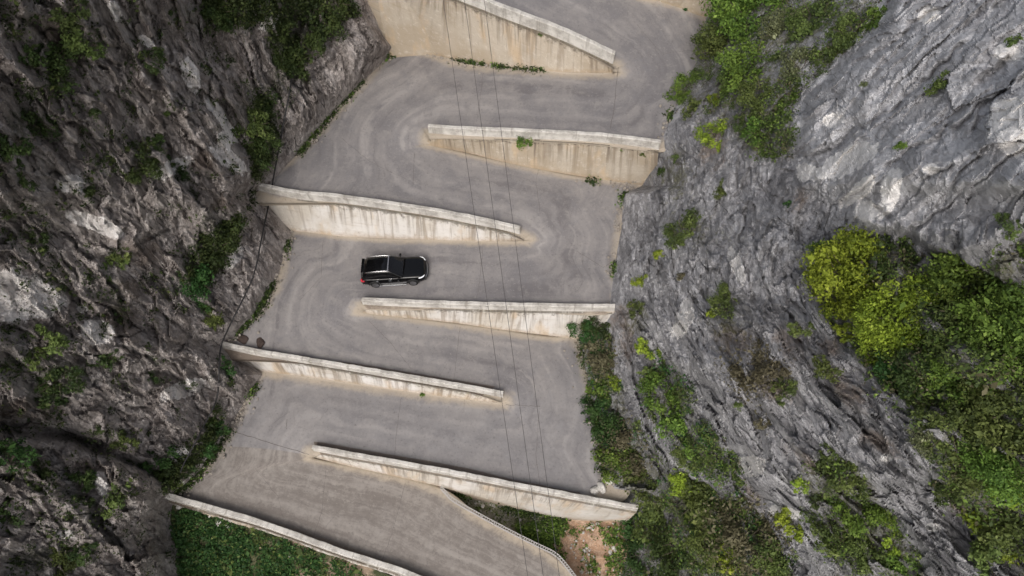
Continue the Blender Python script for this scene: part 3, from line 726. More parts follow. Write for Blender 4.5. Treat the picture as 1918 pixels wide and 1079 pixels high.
FOOT_L = [(600,-420,18),(650,-120,15.5),(693,0,12.2),(748,88,7.55),(690,142,7.1),(620,216,6.7),(548,298,6.35),(505,345,6.2),(488,362,5.6),(512,392,4.0),(545,436,2.15),(524,505,1.8),(482,586,1.45),(440,628,1.25),(418,648,1.0),(452,672,-.3),(492,702,-1.5),(455,758,-1.65),(424,815,-1.85),(374,888,-2.1),(322,930,-2.5),(322,970,-4.5),(335,1079,-6.4),(350,1250,-8),(350,1420,-8)]
def T_left(U, Vv, out):
    T = 1.75 + 1.3 * smooth(out, 80, 10) + .4 * smooth(U, 250, 80)
    T = T - .5 * smooth(U, 480, 560) * smooth(Vv, 330, 200)
    T = T * (1 - .80 * blob_mask(U, Vv, [(45, 556, 75, 42, 12)]))
    return np.clip(T, .35, 4)
def relief_left(U, Vv, Q1, Q2, out, P):
    an1 = Q1 * np.array([.16, 1, 1]); an2 = Q2 * np.array([.3, 1, 1])
    low = smooth(Vv + .15 * U, 420, 620)
    r = .9 * fbm(Q1 * .12, 3, 61) + .60 * ridged(an1 * .30, 4, 62, .55) * (1 - .6 * low) + .10 * fbm(an1 * 1.0, 4, 64, .62) + .08 * fbm(Q1 * 1.1, 4, 65, .6)
    r = r + .25 * ridged(an2 * .35, 3, 66) * low
    h = Q1[..., 1] * .62 + .45 * fbm(Q1 * .3, 3, 71)
    r = r + .55 * (h - np.floor(h) - .5) * smooth(fbm(Q1 * .22, 2, 73), -.4, .2)
    h2 = Q1[..., 1] * 1.9 + .6 * fbm(Q1 * .5, 3, 75)
    r = r + .13 * (h2 - np.floor(h2) - .5)
    r = r + .06 * fbm(an1 * np.array([1, 3, 3]), 3, 87, .65) + .04 * ridged(Q1 * np.array([.5, 2.2, 2.2]), 3, 88, .6) * smooth(fbm(Q1 * .4, 2, 89), -.5, .5)
    W1 = warp2(Q1, .5, .5, 231); W2 = warp2(Q2, .5, .5, 235)
    r = r + 1.2 * facets(W1 * np.array([.12, .45]), 241) + .80 * facets(W1 * np.array([.4, 1.3]), 243) + .32 * facets(W1 * np.array([1.3, 3.0]), 245) + .35 * low * facets(W2 * np.array([.5, .8]), 247)
    # the deep cleft low on the left and the gully behind the shoulder
    dc = seg_dist(U, Vv, [(-400, 770), (0, 800), (140, 815), (250, 868), (316, 898)])
    r = r - 1.7 * np.exp(-(dc / 12) ** 2) - .45 * np.exp(-(dc / 40) ** 2)
    below = smooth(Vv - np.interp(U, [-400, 0, 140, 250, 320], [770, 800, 815, 868, 900]), -6, 30) * smooth(U, 330, 260)
    r = r + .9 * below
    ue = polyline_u([(330, -300), (345, 0), (395, 170), (462, 320), (480, 420)], Vv)
    r = r + 1.7 * smooth(ue - U, -25, 25) * smooth(Vv, 460, 330) * smooth(ue - U, 330, 60)
    r = carve(r, U, Vv, CRACKS_L, .45, 3.8, .25)
    gl = seg_dist(U, Vv, [(600, -200), (590, 20), (520, 130), (490, 230), (500, 330)])
    r = r - .9 * np.exp(-(gl / 45) ** 2)
    return r
PALE_L = [(10,552,75,40,15),(62,560,40,30,25),(358,140,14,28,-15),(215,20,9,16,-20),(402,203,20,10,45),(425,235,34,7,55),(318,315,36,12,-25),(420,265,10,16,0),(340,730,36,14,-20),(510,40,24,12,-30),(275,78,16,8,30),(180,420,50,12,20),(130,345,20,14,0),(335,905,10,5,0),(430,300,30,12,40),(335,850,14,12,0),(120,1000,14,8,0),(190,905,10,18,0),(155,580,10,6,0),(440,480,10,20,30),(180,620,26,20,0)]
SOIL_L = [(220,600,60,50,0),(260,470,60,40,30),(380,300,40,30,0),(170,880,80,25,20),(120,80,80,50,40),(60,770,90,30,0),(420,380,40,20,0),(250,540,60,30,0)]
MOSS_L = [(260,320,60,40,0),(90,130,60,40,30),(40,230,50,50,0),(395,450,40,70,20),(215,560,45,60,0),(110,700,60,50,0),(90,640,40,30,-40),(300,880,60,30,0),(20,870,50,60,0),(80,1050,80,40,0),(220,910,30,60,0),(150,930,20,50,0),(420,690,30,40,0),(440,220,40,90,20),(390,20,60,40,0)]
cliff_l, find_l = cliff('rock_cliff', 'l', FOOT_L, T_left, relief_left, PALE_L, SOIL_L, VEG_L,
    np.arange(-390, 820, 3.0), np.arange(-300, 1380, 3.0), ((.62, .78), (.75, -.66)), (200, 400), M['rock_left'], MOSS_L)

# ------------------------------------------------------------------ valley floor, hollow, green slope
def ground_material(name, cols):
    k = NT(name); ob = k.coord(); n1 = k.noise(ob, .45, 5, .6, .3); n2 = k.noise(ob, 2.4, 7, .7); n3 = k.noise(ob, 9, 5, .7)
    c = k.mix(k.ramp(k.math('ADD', k.attr('earth'), k.math('MULTIPLY', k.math('SUBTRACT', n2, .5), 1.2)), .3, .7), k.mix(k.ramp(n1, .4, .6), cols[0], cols[1]), k.mix(k.ramp(n2, .4, .65), cols[2], cols[3]))
    c = k.mix(k.math('MULTIPLY', k.ramp(n3, .60, .72), .6), c, (.46, .42, .36))
    c = k.mix(k.math('MULTIPLY', k.ramp(n3, .42, .3), .5), c, (.06, .05, .035))
    return k.done(c, .95, k.bump(k.math('ADD', n2, k.math('MULTIPLY', n3, .5)), .9, .15))
M['hollow'] = ground_material('grassy hollow earth', ((.17, .165, .10), (.36, .335, .28), (.37, .235, .155), (.46, .335, .245)))
M['slope'] = ground_material('green slope earth', ((.045, .055, .025), (.085, .085, .045), (.22, .165, .12), (.29, .225, .165)))

def loft_ground(name, lines, n, m, mat, amp, earth_blobs, seed):
    """Lines of places joined into one sheet of ground."""
    L = [catmull([at(*p) for p in ln], n) for ln in lines]
    R = np.array(L); out = []
    for i in range(len(R) - 1):
        for k in range(m): out.append(R[i] * (1 - k / m) + R[i + 1] * k / m)
    out.append(R[-1]); G = np.array(out)
    G[..., 2] += amp * fbm(G * np.array([.7, .7, .2]), 5, seed, .6)
    o = mesh_obj(name, G.reshape(-1, 3), grid_faces(*G.shape[:2]), mat, smooth_shade=True)
    d = np.array([0, 0, H]) - G; d = -d
    xi = d @ np.array([1, 0, 0]); yi = d @ np.array([0, CT, ST]); zi = d @ np.array([0, ST, -CT])
    U = 959 + F * xi / zi; Vv = 539.5 - F * yi / zi
    fattr(o.data, 'earth', blob_mask(U, Vv, earth_blobs).reshape(-1))
    structure(o); return o
HOLLOW = loft_ground('ground', [
   [(815,904,-4.6),(900,926,-5.6),(985,954,-6.6),(1080,968,-7.2),(1180,972,-7.6),(1240,980,-7.6)],
   [(815,925,-5.0),(900,962,-6.2),(985,990,-7.0),(1080,1005,-7.4),(1180,1005,-7.6),(1240,1005,-7.6)],
   [(830,960,-6.2),(905,1000,-7.0),(980,1040,-7.5),(1080,1060,-7.9),(1180,1060,-8.0),(1260,1060,-8.0)],
   [(880,1040,-9),(940,1080,-9.2),(1000,1140,-9.3),(1100,1200,-9.4),(1200,1220,-9.3),(1300,1220,-9)],
   [(900,1300,-10),(960,1330,-10),(1040,1360,-10),(1140,1400,-10),(1240,1420,-10),(1340,1420,-10)]], 14, 12, M['hollow'], .35,
   [(1110,1035,85,85,0),(1085,1000,40,35,0),(1130,1000,40,35,0)], 5)
SLOPE = loft_ground('ground', [
   [(290,938,-3.3),(400,966,-3.6),(480,989,-3.9),(560,1016,-4.2),(640,1045,-4.5),(720,1074,-5),(800,1108,-5.5),(900,1150,-6.1)],
   [(290,985,-4.6),(400,1010,-4.9),(480,1032,-5.2),(560,1058,-5.5),(640,1086,-5.8),(720,1115,-6.2),(800,1150,-6.7),(900,1190,-7.2)],
   [(300,1060,-6.4),(400,1080,-6.6),(480,1098,-6.8),(560,1120,-7.1),(640,1150,-7.4),(720,1180,-7.8),(800,1210,-8.2),(900,1260,-8.6)],
   [(260,1300,-10),(400,1310,-10),(480,1320,-10),(560,1330,-10),(640,1350,-10),(720,1370,-10),(800,1390,-10),(900,1410,-10)]], 10, 12, M['slope'], .35,
   [(495,1022,26,10,20),(560,1015,24,12,20),(640,1062,30,20,0),(670,1065,30,25,0),(570,1070,30,14,0),(610,1079,30,14,0),(400,1000,14,8,0)], 9)
M['far'] = ground_material('valley floor', ((.05, .06, .03), (.09, .09, .05), (.2, .17, .13), (.25, .2, .16)))
g = mesh_obj('ground', [(-900, -900, -14), (900, -900, -14), (900, 900, -14), (-900, 900, -14)], [(0, 1, 2, 3)], M['far']); structure(g)

# ------------------------------------------------------------------ foliage
def leaf_quads(cent, out_dir, size, r):
    n = len(cent); nrm = out_dir + r.normal(0, .55, (n, 3)); nrm /= np.linalg.norm(nrm, axis=1)[:, None]
    t = np.cross(nrm, r.normal(0, 1, (n, 3))); t /= np.linalg.norm(t, axis=1)[:, None] + 1e-9; b = np.cross(nrm, t)
    s = size * np.exp(r.normal(.05, .38, n))[:, None]; wd = .55 * s
    fold = nrm * s * .18
    return np.stack([cent - t * s, cent + b * wd + fold, cent + t * s, cent - b * wd + fold], 1)

def bush_mesh(name, seed, nleaf, leaf, lobes, flat=1.05, gap=.35, spiky=False):
    r = np.random.default_rng(seed); C = []; N = []; Tn = []
    for L in range(lobes):
        th = r.uniform(0, 2 * math.pi); rad = math.sqrt(r.random()) * (.72 if lobes > 6 else .42)
        c = np.array([rad * math.cos(th), rad * math.sin(th), flat * r.uniform(.05, .75) * (1 - .55 * rad)])
        R = r.uniform(.19, .36) if lobes < 15 else r.uniform(.13, .31); n = int(nleaf / lobes * (R / .3) ** 2)
        dr = r.normal(0, 1, (n, 3)); dr /= np.linalg.norm(dr, axis=1)[:, None]; dr[:, 2] = np.abs(dr[:, 2]) * .9 + dr[:, 2] * .1
        # clump the leaves on each lobe so that gaps stay open between the sprays
        sp = r.normal(0, 1, (max(8, n // 26), 3)); sp /= np.linalg.norm(sp, axis=1)[:, None]
        pick = sp[r.integers(0, len(sp), n)]; dr = dr * gap + pick * ((1 - gap) if lobes > 6 else .25); dr /= np.linalg.norm(dr, axis=1)[:, None]
        rr = R * (r.uniform(.25, 1.12, n) ** .55)[:, None]
        jit = r.normal(0, .05, (n, 3))
        C.append(c + dr * rr + jit); N.append(dr + np.array([0, 0, .35])); lt = r.uniform(.0, .6)
        Tn.append(np.clip(lt + r.uniform(0, .6, n) ** 1.3 , 0, 1))
    if spiky:
        k = nleaf // 6; th = r.uniform(0, 2 * math.pi, k); rr = r.uniform(.4, 1.2, k)
        C.append(np.stack([rr * np.cos(th), rr * np.sin(th), r.uniform(0, .9, k) * flat], -1)); N.append(r.normal(0, 1, (k, 3)) + [0, 0, .5]); Tn.append(r.uniform(0, 1, k))
    C = np.concatenate(C); N = np.concatenate(N); N /= np.linalg.norm(N, axis=1)[:, None]; Tn = np.concatenate(Tn)
    C[:, 2] = np.maximum(C[:, 2], -.1)
    return leaf_quads(C, N, leaf, r), Tn

def stem_bm(seed, k=9, r0=.016):
    r = random.Random(seed); bm = bmesh.new()
    for i in range(k):
        th = r.uniform(0, 6.28); e = Vector((math.cos(th), math.sin(th), 0)) * r.uniform(.2, .7) + Vector((0, 0, r.uniform(.3, .8)))
        mid = e * .5 + Vector((r.uniform(-.12, .12), r.uniform(-.12, .12), .08))
        tube(bm, [(0, 0, -.25), mid, e], r0, 5, r0 * .25)
    return bm

FOL = {}; STEM = []
SPEC = {'small': (340, .10, 6), 'med': (1100, .060, 10), 'big': (6500, .034, 22), 'tree': (21000, .024, 44)}
for size, (nl, lf, lb) in SPEC.items():
    for kind, mt in LEAF.items():
        for var in range(3 if size in ('med', 'big') else 2):
            FOL[(size, kind, var)] = None
def fol_mesh(size, kind, var):
    if FOL.get((size, kind, var)) is None:
        nl, lf, lb = SPEC[size]
        V, Tn = bush_mesh('foliage', hash((size, var)) % 1000 if False else (['small', 'med', 'big', 'tree'].index(size) * 10 + var + 3), nl, lf, lb, spiky=(kind == 'dry' and size != 'small'))
        o = quads_obj('foliage', V, LEAF[kind], {'tint': Tn}); FOL[(size, kind, var)] = o.data
        bpy.data.objects.remove(o)
    return FOL[(size, kind, var)]
def stem_mesh(i):
    while len(STEM) < 4:
        o = bm_obj('stem', stem_bm(len(STEM)), M['bark']); STEM.append(o.data); bpy.data.objects.remove(o)
    return STEM[i % 4]

NB = [0]
def bush(u, v, rpx, kind, label, group=None, wide=1.0, name='shrub', cat='shrub', find=None, z=None, tilt=.55):
    NB[0] += 1
    if z is not None: p = at(u, v, z); nrm = np.array([0, 0, 1.])
    else:
        p, nrm = (find or (find_r if u > 959 else find_l))(u, v)
    d = np.linalg.norm(p - [0, 0, H]); R = rpx * d / F * 1.08
    ray = (np.array([0, 0, H]) - p) / d
    upv = Vector(nrm * tilt + np.array([0, 0, 1 - tilt]) + ray * .35).normalized()
    p = p - np.array(upv) * R * .22
    size = 'small' if rpx < 20 else 'med' if rpx < 36 else 'big' if rpx < 66 else 'tree'
    nv = 3 if size in ('med', 'big') else 2
    q = upv.to_track_quat('Z', 'Y') @ Matrix.Rotation(random.uniform(0, 6.28), 4, 'Z').to_quaternion()
    sc = Vector((R * wide * random.uniform(.92, 1.1), R / wide * random.uniform(.92, 1.1), R * random.uniform(.85, 1.05)))
    fm = fol_mesh(size, kind, NB[0] % nv)
    if size == 'small':
        o = bpy.data.objects.new(name, fm); COL.objects.link(o); tag(o, label, cat, group)
        o.matrix_world = Matrix.LocRotScale(Vector(p), q, sc); return o
    o = thing(name, label, cat, group=group); o.matrix_world = Matrix.LocRotScale(Vector(p), q, sc)
    f_ = bpy.data.objects.new('crown' if name == 'tree' else 'foliage', fm); COL.objects.link(f_); f_.parent = o
    s_ = bpy.data.objects.new('trunk' if name == 'tree' else 'stem', stem_mesh(NB[0])); COL.objects.link(s_); s_.parent = o
    return o

exec_list = []
GR = 'shrubs on the grey sunlit cliff'
GL = 'shrubs on the dark shaded cliff'
GG = 'shrubs in the gully beside the road'
R_ = [
 # top right, beside the upper bends
 (1405,20,72,'mid','leafy green tree at the top edge, beside the highest road bend',GR,'tree'),
 (1352,88,44,'olive','olive shrub spilling over the edge of the highest road bend',GR),
 (1412,122,52,'mid','large green shrub between the highest bend and the pale rock slab',GR),
 (1291,165,37,'mid','round green shrub hanging over the second road from the top',GR),
 (1345,190,20,'bright','small yellow green shrub right of the round shrub over the road',GR),
 (1432,182,42,'olive','olive shrub below the large green shrub near the highest bend',GR),
 (1372,150,34,'olive','olive shrub wedged between the round roadside shrub and the large green one',GR),
 (1462,58,38,'pale','grey green thin shrub right of the leafy tree at the top edge',GR),
 (1530,40,52,'olive','wide olive shrub at the top edge, on the rock left of the slab',GR),
 (1600,58,40,'olive','olive shrub against the upper rim of the pale grey slab',GR),
 (1638,45,26,'mid','compact green shrub at the tip of the band along the slab rim',GR),
 (1560,112,36,'olive','dull shrub hanging below the band along the slab rim',GR),
 (1500,125,42,'pale','sparse grey green shrub on broken rock left of the slab',GR),
 (1617,160,14,'pale','tiny tuft high on the pale slab, left of a dark hole',None),
 (1762,152,22,'olive','flat olive tuft on the pale slab, above a dark hole',None),
 (1690,276,15,'mid','small green tuft in the middle of the pale slab',None),
 (1902,80,17,'olive','olive tuft on the slab at the right edge, above the white scar',None),
 (1348,255,32,'bright','loose yellow green shrub on the cliff right of the second wall',GR),
 (1432,252,34,'mid','green shrub at the foot of the pale slab',GR),
 (1395,235,26,'olive','olive shrub between the yellow shrub and the slab foot',GR),
 (1352,350,20,'olive','dull tuft under the loose yellow green shrub',None),
 (1242,322,15,'dark','dark tuft on the cliff beside the end of the second wall',None),
 (1265,300,15,'olive','olive tuft just above the dark tuft at the second wall end',None),
 (1300,210,24,'olive','low olive shrub under the round roadside shrub',GR),
 # middle right
 (1282,435,44,'olive','dark olive shrub on the cliff right of the bend above the car',GR),
 (1235,476,18,'bright','small yellow green shrub left of the dark olive cliff shrub',GR),
 (1204,523,20,'bright','bright round shrub low on the cliff, level with the car',GR),
 (1216,650,22,'bright','bright shrub on the smooth grey rock below the car level',GR),
 (1190,580,20,'olive','faded olive tuft on smooth rock just above the gully bush',None),
 (1367,575,40,'olive','olive brown shrub midway across the grey cliff',GR),
 (1334,592,15,'bright','little yellow tuft on the left side of the olive brown shrub',None),
 (1276,520,17,'dry','dry dark tuft beneath the dark olive cliff shrub',None),
 (1476,388,15,'emerald','green tuft at the lower tip of the pale slab',None),
 (1420,692,44,'dry','dry brown scrub below the olive brown shrub',GR),
 (1470,735,28,'olive','olive shrub at the lower end of the dry brown scrub',GR),
 (1556,690,28,'olive','dull shrub in the bare rock left of the large bright tree',GR),
 (1500,612,22,'olive','faint olive tuft on bare rock near the large bright tree',None),
 (1385,760,14,'olive','tiny tuft on pitted rock below the brown scrub',None),
 (1440,790,20,'dry','brown tuft on pitted rock above the lower shrub band',None),
 # gully along the road
 (1108,655,22,'emerald','small deep green shrub hugging the road edge under the bush',GG),
 (1130,672,34,'dry','dry brown shrub in the gully below the deep green bush',GG),
 (1160,712,22,'bright','bright yellow green shrub at the rim of the gully rock',GG),
 (1122,750,34,'emerald','deep green shrub reaching over the lower right bend',GG),
 (1146,795,46,'emerald','big deep green bushy shrub in the gully with a twig over the road',GG),
 (1136,718,30,'mid','green shrub between the dry shrub and the big bushy one',GG),
 (1185,838,42,'dry','brown dry shrub in the gully beneath the small rock rib',GG),
 (1150,866,36,'mid','green shrub at the road edge above the white boulders',GG),
 (1218,905,44,'olive','olive shrub in the gully right of the white boulders',GG),
 (1190,975,30,'emerald','deep green shrub at the end of the long lower wall',GG),
 (1238,968,50,'olive','broad olive shrub right of the end of the long lower wall',GG),
 (1300,905,38,'bright','bright green shrub in the gully under the overhanging rock',GG),
 (1240,742,42,'mid','green shrub on the small rib of rock beside the gully',GG),
 (1276,802,44,'mid','big green shrub between the rock rib and the main cliff edge',GG),
 (1296,850,32,'olive','olive shrub under the big green one by the cliff edge',GG),
 (1225,700,26,'olive','dull shrub in the notch above the small rock rib',GG),
 (1322,948,50,'olive','wide olive shrub below the bright one in the gully',GG),
 (1345,1015,52,'olive','wide dull shrub near the bottom edge in the gully',GG),
 (1405,990,56,'dry','brown scrub under the dark overhang near the bottom edge',GG),
 (1380,1045,28,'bright','bright shrub at the bottom edge in the gully scrub',GG),
 (1272,1035,50,'dark','dark shrub at the bottom edge right of the red earth',GG),
 (1205,1045,34,'emerald','deep green shrub at the bottom edge beside the red earth',GG),
 (1450,1050,42,'olive','olive shrub at the bottom edge below the rock overhang',GG),
 # lower right band
 (1507,905,22,'bright','yellow green shrub at the upper tip of the lower shrub band',GR),
 (1580,880,50,'olive','large olive shrub on the ledge of the lower band',GR),
 (1545,930,34,'dark','dark shrub under the large olive one on the ledge',GR),
 (1605,945,50,'mid','large green shrub at the middle of the lower band',GR),
 (1485,972,28,'bright','bright yellow shrub beside a white rock on the overhang',GR),
 (1500,1002,18,'bright','small yellow shrub just below the one by the white rock',GR),
 (1668,965,20,'bright','upper of two yellow shrubs on the edge of the bare rock strip',GR),
 (1682,1010,26,'bright','lower of two yellow shrubs on the edge of the bare rock strip',GR),
 (1562,1008,30,'olive','olive shrub on pale rock left of the two yellow shrubs',GR),
 (1640,1035,50,'olive','broad dull shrub at the bottom edge under the two yellow shrubs',GR),
 (1705,1062,38,'mid','green shrub at the bottom edge beside the bare rock strip',GR),
 # right hand thicket
 (1598,525,88,'bright','large bright yellow green tree under the overhanging boulder',GR,'tree'),
 (1690,590,74,'bright','bright yellow green tree leaning right of the largest bright one',GR,'tree'),
 (1640,655,42,'bright','bright shrub at the lower side of the two bright trees',GR),
 (1545,478,38,'mid','green shrub at the upper tip of the largest bright tree',GR),
 (1690,482,54,'dark','dark twiggy shrub in the shadow under the overhanging boulder',GR),
 (1735,560,44,'olive','olive shrub between the bright trees and the right thicket',GR),
 (1594,625,26,'bright','small yellow green spray hanging below the largest bright tree',GR),
 (1855,530,92,'mid','tall green tree at the right edge just below the grey slab',GR,'tree'),
 (1890,640,84,'mid','dense green tree at the right edge, middle of the thicket',GR,'tree'),
 (1800,625,60,'olive','olive shrub around the grey rock gap in the thicket',GR),
 (1810,725,62,'mid','green shrub in the thicket below the grey rock gap',GR),
 (1735,705,48,'dark','dark green shrub on the left border of the thicket',GR),
 (1680,690,40,'emerald','deep green shrub below the bright shrub and bright trees',GR),
 (1890,760,80,'olive','olive tree at the right edge in the lower thicket',GR,'tree'),
 (1785,810,54,'olive','olive shrub beside the pale leaved one in the thicket',GR),
 (1730,822,36,'pale','pale leaved shrub on the left border of the lower thicket',GR),
 (1870,870,66,'mid','green tree over the lower end of the thicket',GR,'tree'),
 (1905,905,40,'bright','bright green shrub at the right edge of the lower thicket',GR),
 (1815,885,44,'olive','olive shrub left of the bright one in the lower thicket',GR),
 (1840,968,28,'bright','bright shrub alone on the lower border of the thicket',GR),
 (1770,905,36,'dark','dark shrub on the lower left border of the thicket',GR),
 (1880,1010,48,'olive','olive shrub in the bottom right corner of the scene',GR),
 (1908,1045,34,'bright','bright shrub in the bottom right corner of the scene',GR),
 (1860,1060,34,'olive','olive shrub left of the bright one in the bottom right corner',GR),
 (1890,420,24,'olive','olive tuft on the slab above the tall green edge tree',GR),
 (1720,760,30,'olive','olive shrub above the pale leaved one on the thicket border',GR),
]
L_ = [
 (396,14,40,'dark','dark bushy shrub at the top edge of the brown cliff',GL),
 (417,52,18,'dark','small dark shrub hanging below the one at the top edge',GL),
 (582,48,58,'dark','largest dark shrub of the gully above the second road',GL),
 (618,6,48,'dark','dark shrub at the top edge beside the tall cream wall',GL),
 (540,115,48,'dark','dark shrub below the largest one in the shaded gully',GL),
 (500,185,44,'dark','dark shrub midway down the shaded gully',GL),
 (466,232,40,'olive','dull olive shrub on the left bank of the shaded gully',GL),
 (484,276,40,'dark','dark shrub at the lower mouth of the shaded gully',GL),
 (522,40,30,'dark','dark shrub left of the largest one in the gully',GL),
 (127,20,30,'dark','dark shrub at the top edge on the far brown face',GL),
 (98,128,46,'dark','wide dark shrub on a ledge below the top left cracks',GL),
 (52,112,22,'dark','dark tuft left of the wide ledge shrub',GL),
 (160,76,30,'olive','olive shrub on the crack line above the wide ledge shrub',GL),
 (286,116,25,'dark','dark shrub in the middle of the upper brown face',GL),
 (48,212,50,'dark','big dark shrub near the left edge of the brown cliff',GL),
 (22,270,28,'dark','dark shrub at the left edge under the big dark one',GL),
 (180,212,16,'dark','round dark tuft alone on the smooth brown face',GL),
 (256,300,44,'dark','dark shrub left of a white patch on the brown cliff',GL),
 (300,278,24,'dark','dark shrub above a white patch on the brown cliff',GL),
 (328,328,20,'dark','dark tuft below a white patch on the brown cliff',GL),
 (310,212,12,'olive','tiny olive tuft on the upper brown face',GL),
 (40,326,26,'dark','blurred dark shrub at the left edge, below the two dark ones',GL),
 (70,452,23,'dark','dark tuft at the left edge above the big white scar',GL),
 (430,425,32,'dark','dark shrub at the cliff end of the wall above the car',GL),
 (405,460,44,'dark','dark shrub in the diagonal green band left of the car',GL),
 (362,522,46,'emerald','deep green shrub at the lower end of the diagonal band',GL),
 (372,566,22,'emerald','small deep green shrub hanging under the diagonal band',GL),
 (215,502,30,'olive','olive shrub in the centre of the brown cliff',GL),
 (228,470,20,'olive','olive tuft above the olive shrub in the cliff centre',GL),
 (226,596,32,'dark','dark shrub below the olive shrub in the cliff centre',GL),
 (386,592,28,'olive','olive shrub on the rock above the cliff end of the rough wall',GL),
 (412,604,14,'dark','dark tuft right of the olive shrub above the rough wall',GL),
 (284,706,20,'dark','round dark tuft on the lower brown cliff',GL),
 (88,640,28,'olive','olive streak of shrub below the big white scar',GL),
 (60,672,22,'olive','olive tuft at the lower end of the streak below the scar',GL),
 (200,664,26,'dark','dark shrub on the lower brown cliff above a long crack',GL),
 (112,712,36,'dark','wide dark shrub low on the brown cliff',GL),
 (100,745,24,'dark','dark tuft right above the deep cleft',GL),
 (428,690,26,'emerald','deep green shrub under the cliff end of the rough wall',GL),
 (296,852,34,'emerald','deep green shrub where the deep cleft meets the road',GL),
 (322,884,28,'dark','dark shrub in the corner behind the lowest bend',GL),
 (352,868,24,'emerald','leafy green shrub at the edge of the lowest bend',GL),
 (375,842,24,'emerald','upper leafy green shrub along the edge of the lowest bend',GL),
 (402,806,22,'emerald','green shrub at the cliff foot beside the paving seam',GL),
 (228,832,22,'olive','olive tuft above the right half of the deep cleft',GL),
 (186,805,16,'dark','dark tuft right on the lip of the deep cleft',GL),
 (14,858,34,'emerald','green shrub at the left edge below the deep cleft',GL),
 (70,884,24,'dark','dark tuft below the left half of the deep cleft',GL),
 (152,905,22,'dark','upper of two dark tufts in an upright crack below the cleft',GL),
 (150,945,22,'dark','lower of two dark tufts in an upright crack below the cleft',GL),
 (214,925,30,'olive','olive shrub right of the upright crack below the cleft',GL),
 (100,1056,38,'olive','olive shrub at the bottom edge of the brown cliff',GL),
 (150,1030,26,'dark','dark shrub above the olive one at the bottom edge',GL),
 (30,960,30,'dark','dark shrub low at the left edge of the brown cliff',GL),
 (160,360,18,'dark','small dark tuft above the bluish rock on the brown cliff',GL),
]
for e in R_ + L_:
    u, v, r, kind, lab, grp = e[:6]
    if r >= 18 and u > 1060 and u < 1470 and (v > 590 or v < 310): r = r * 1.16
    nm = e[6] if len(e) > 6 else 'shrub'
    if grp is None: grp = 'tufts on the bare rock'
    if r < 18: nm, ct = 'shrub_tuft', 'tuft'
    else: ct = 'tree' if nm == 'tree' else 'shrub'
    bush(u, v, r, kind, lab, grp, name=nm, cat=ct, wide=random.uniform(.9, 1.12))

# shrub growing out of the second wall, small ones at wall feet
bush(980, 262, 20, 'mid', 'green shrub growing out of the wall under the parapet', name='shrub', cat='shrub', z=8.3)
bush(1165, 276, 11, 'olive', 'small olive tuft on the second wall near the cliff', 'tufts on the walls', name='shrub_tuft', cat='tuft', z=8.6)
bush(1206, 290, 13, 'olive', 'olive tuft in the corner of the second wall and the cliff', 'tufts on the walls', name='shrub_tuft', cat='tuft', z=8.4)
bush(868, 3, 11, 'olive', 'olive tuft under the topmost parapet at the upper edge', 'tufts on the walls', name='shrub_tuft', cat='tuft', z=13.4)
bush(1012, 66, 7, 'olive', 'tiny tuft under the middle of the topmost parapet', 'tufts on the walls', name='shrub_tuft', cat='tuft', z=11.9)
bush(1284, 18, 13, 'emerald', 'green weed at the foot of the wall above the highest bend', 'tufts on the walls', name='shrub_tuft', cat='tuft', z=10.5)
bush(1222, 0, 9, 'emerald', 'small weed at the top edge by the wall above the highest bend', 'tufts on the walls', name='shrub_tuft', cat='tuft', z=11.1)
bush(792, 741, 9, 'mid', 'low weed at the foot of the rough low wall', 'tufts on the walls', name='shrub_tuft', cat='tuft', z=-1.1)
bush(726, 90, 24, 'dark', 'dark shrub in the corner of the tall cream wall and the cliff', GL, name='shrub', cat='shrub', z=7.7)

bush(1097, 617, 36, 'emerald', 'deep green leafy bush at the end of the wall below the car', GG, z=1.6)
bush(1114, 600, 36, 'dark', 'dark twiggy shrub squeezed behind the deep green bush', GG, z=2.2)
# ground cover nobody could count
def cover(name, place_list, size, kind, label, r):
    """place_list: arrays of points, normals"""
    P, N = place_list
    V = leaf_quads(P, N, size, r); o = quads_obj(name, V, LEAF[kind], {'tint': r.uniform(0, 1, len(V)) ** 1.4})
    o['kind'] = 'stuff'; o['label'] = label; o['category'] = 'undergrowth' if 'under' in name else name
    return o

def scatter_poly(polys, find, n_clump, per, spread, r, up=.25, thr=-.1):
    Ps = []; Ns = []
    for poly, nc in zip(polys, n_clump):
        a = np.array(poly); lo = a.min(0); hi = a.max(0); lo = np.maximum(lo, [-120, -80]); hi = np.minimum(hi, [2040, 1160])
        u = r.uniform(lo[0], hi[0], nc * 3); v = r.uniform(lo[1], hi[1], nc * 3)
        ok = in_poly(u, v, poly); u = u[ok][:nc]; v = v[ok][:nc]
        p, nn = find(u, v)
        keep = fbm(p * .5, 3, 77) > thr; p = p[keep]; nn = nn[keep]
        q = np.repeat(p, per, 0) + r.normal(0, 1, (len(p) * per, 3)) * spread * np.repeat(r.uniform(.5, 1.4, len(p)), per)[:, None]
        m = np.repeat(nn, per, 0); q += m * r.uniform(0, up, len(q))[:, None]
        Ps.append(q); Ns.append(m + [0, 0, .4])
    N = np.concatenate(Ns); N /= np.linalg.norm(N, axis=1)[:, None]
    return np.concatenate(Ps), N
r2 = np.random.default_rng(21)
cover('undergrowth', scatter_poly(VEG_R, find_r, (1100, 260, 420, 800, 900), 40, .22, r2), .055, 'olive', 'low olive scrub filling the ledges of the grey cliff', r2)
cover('undergrowth', scatter_poly(VEG_R, find_r, (500, 60, 140, 500, 300), 26, .2, r2, thr=.1), .055, 'dry', 'brown dry scrub on the ledges of the grey cliff', r2)
cover('undergrowth', scatter_poly(VEG_R, find_r, (420, 120, 180, 500, 500), 26, .18, r2, up=.5, thr=.2), .06, 'mid', 'green leaf sprays scattered through the cliff scrub', r2)
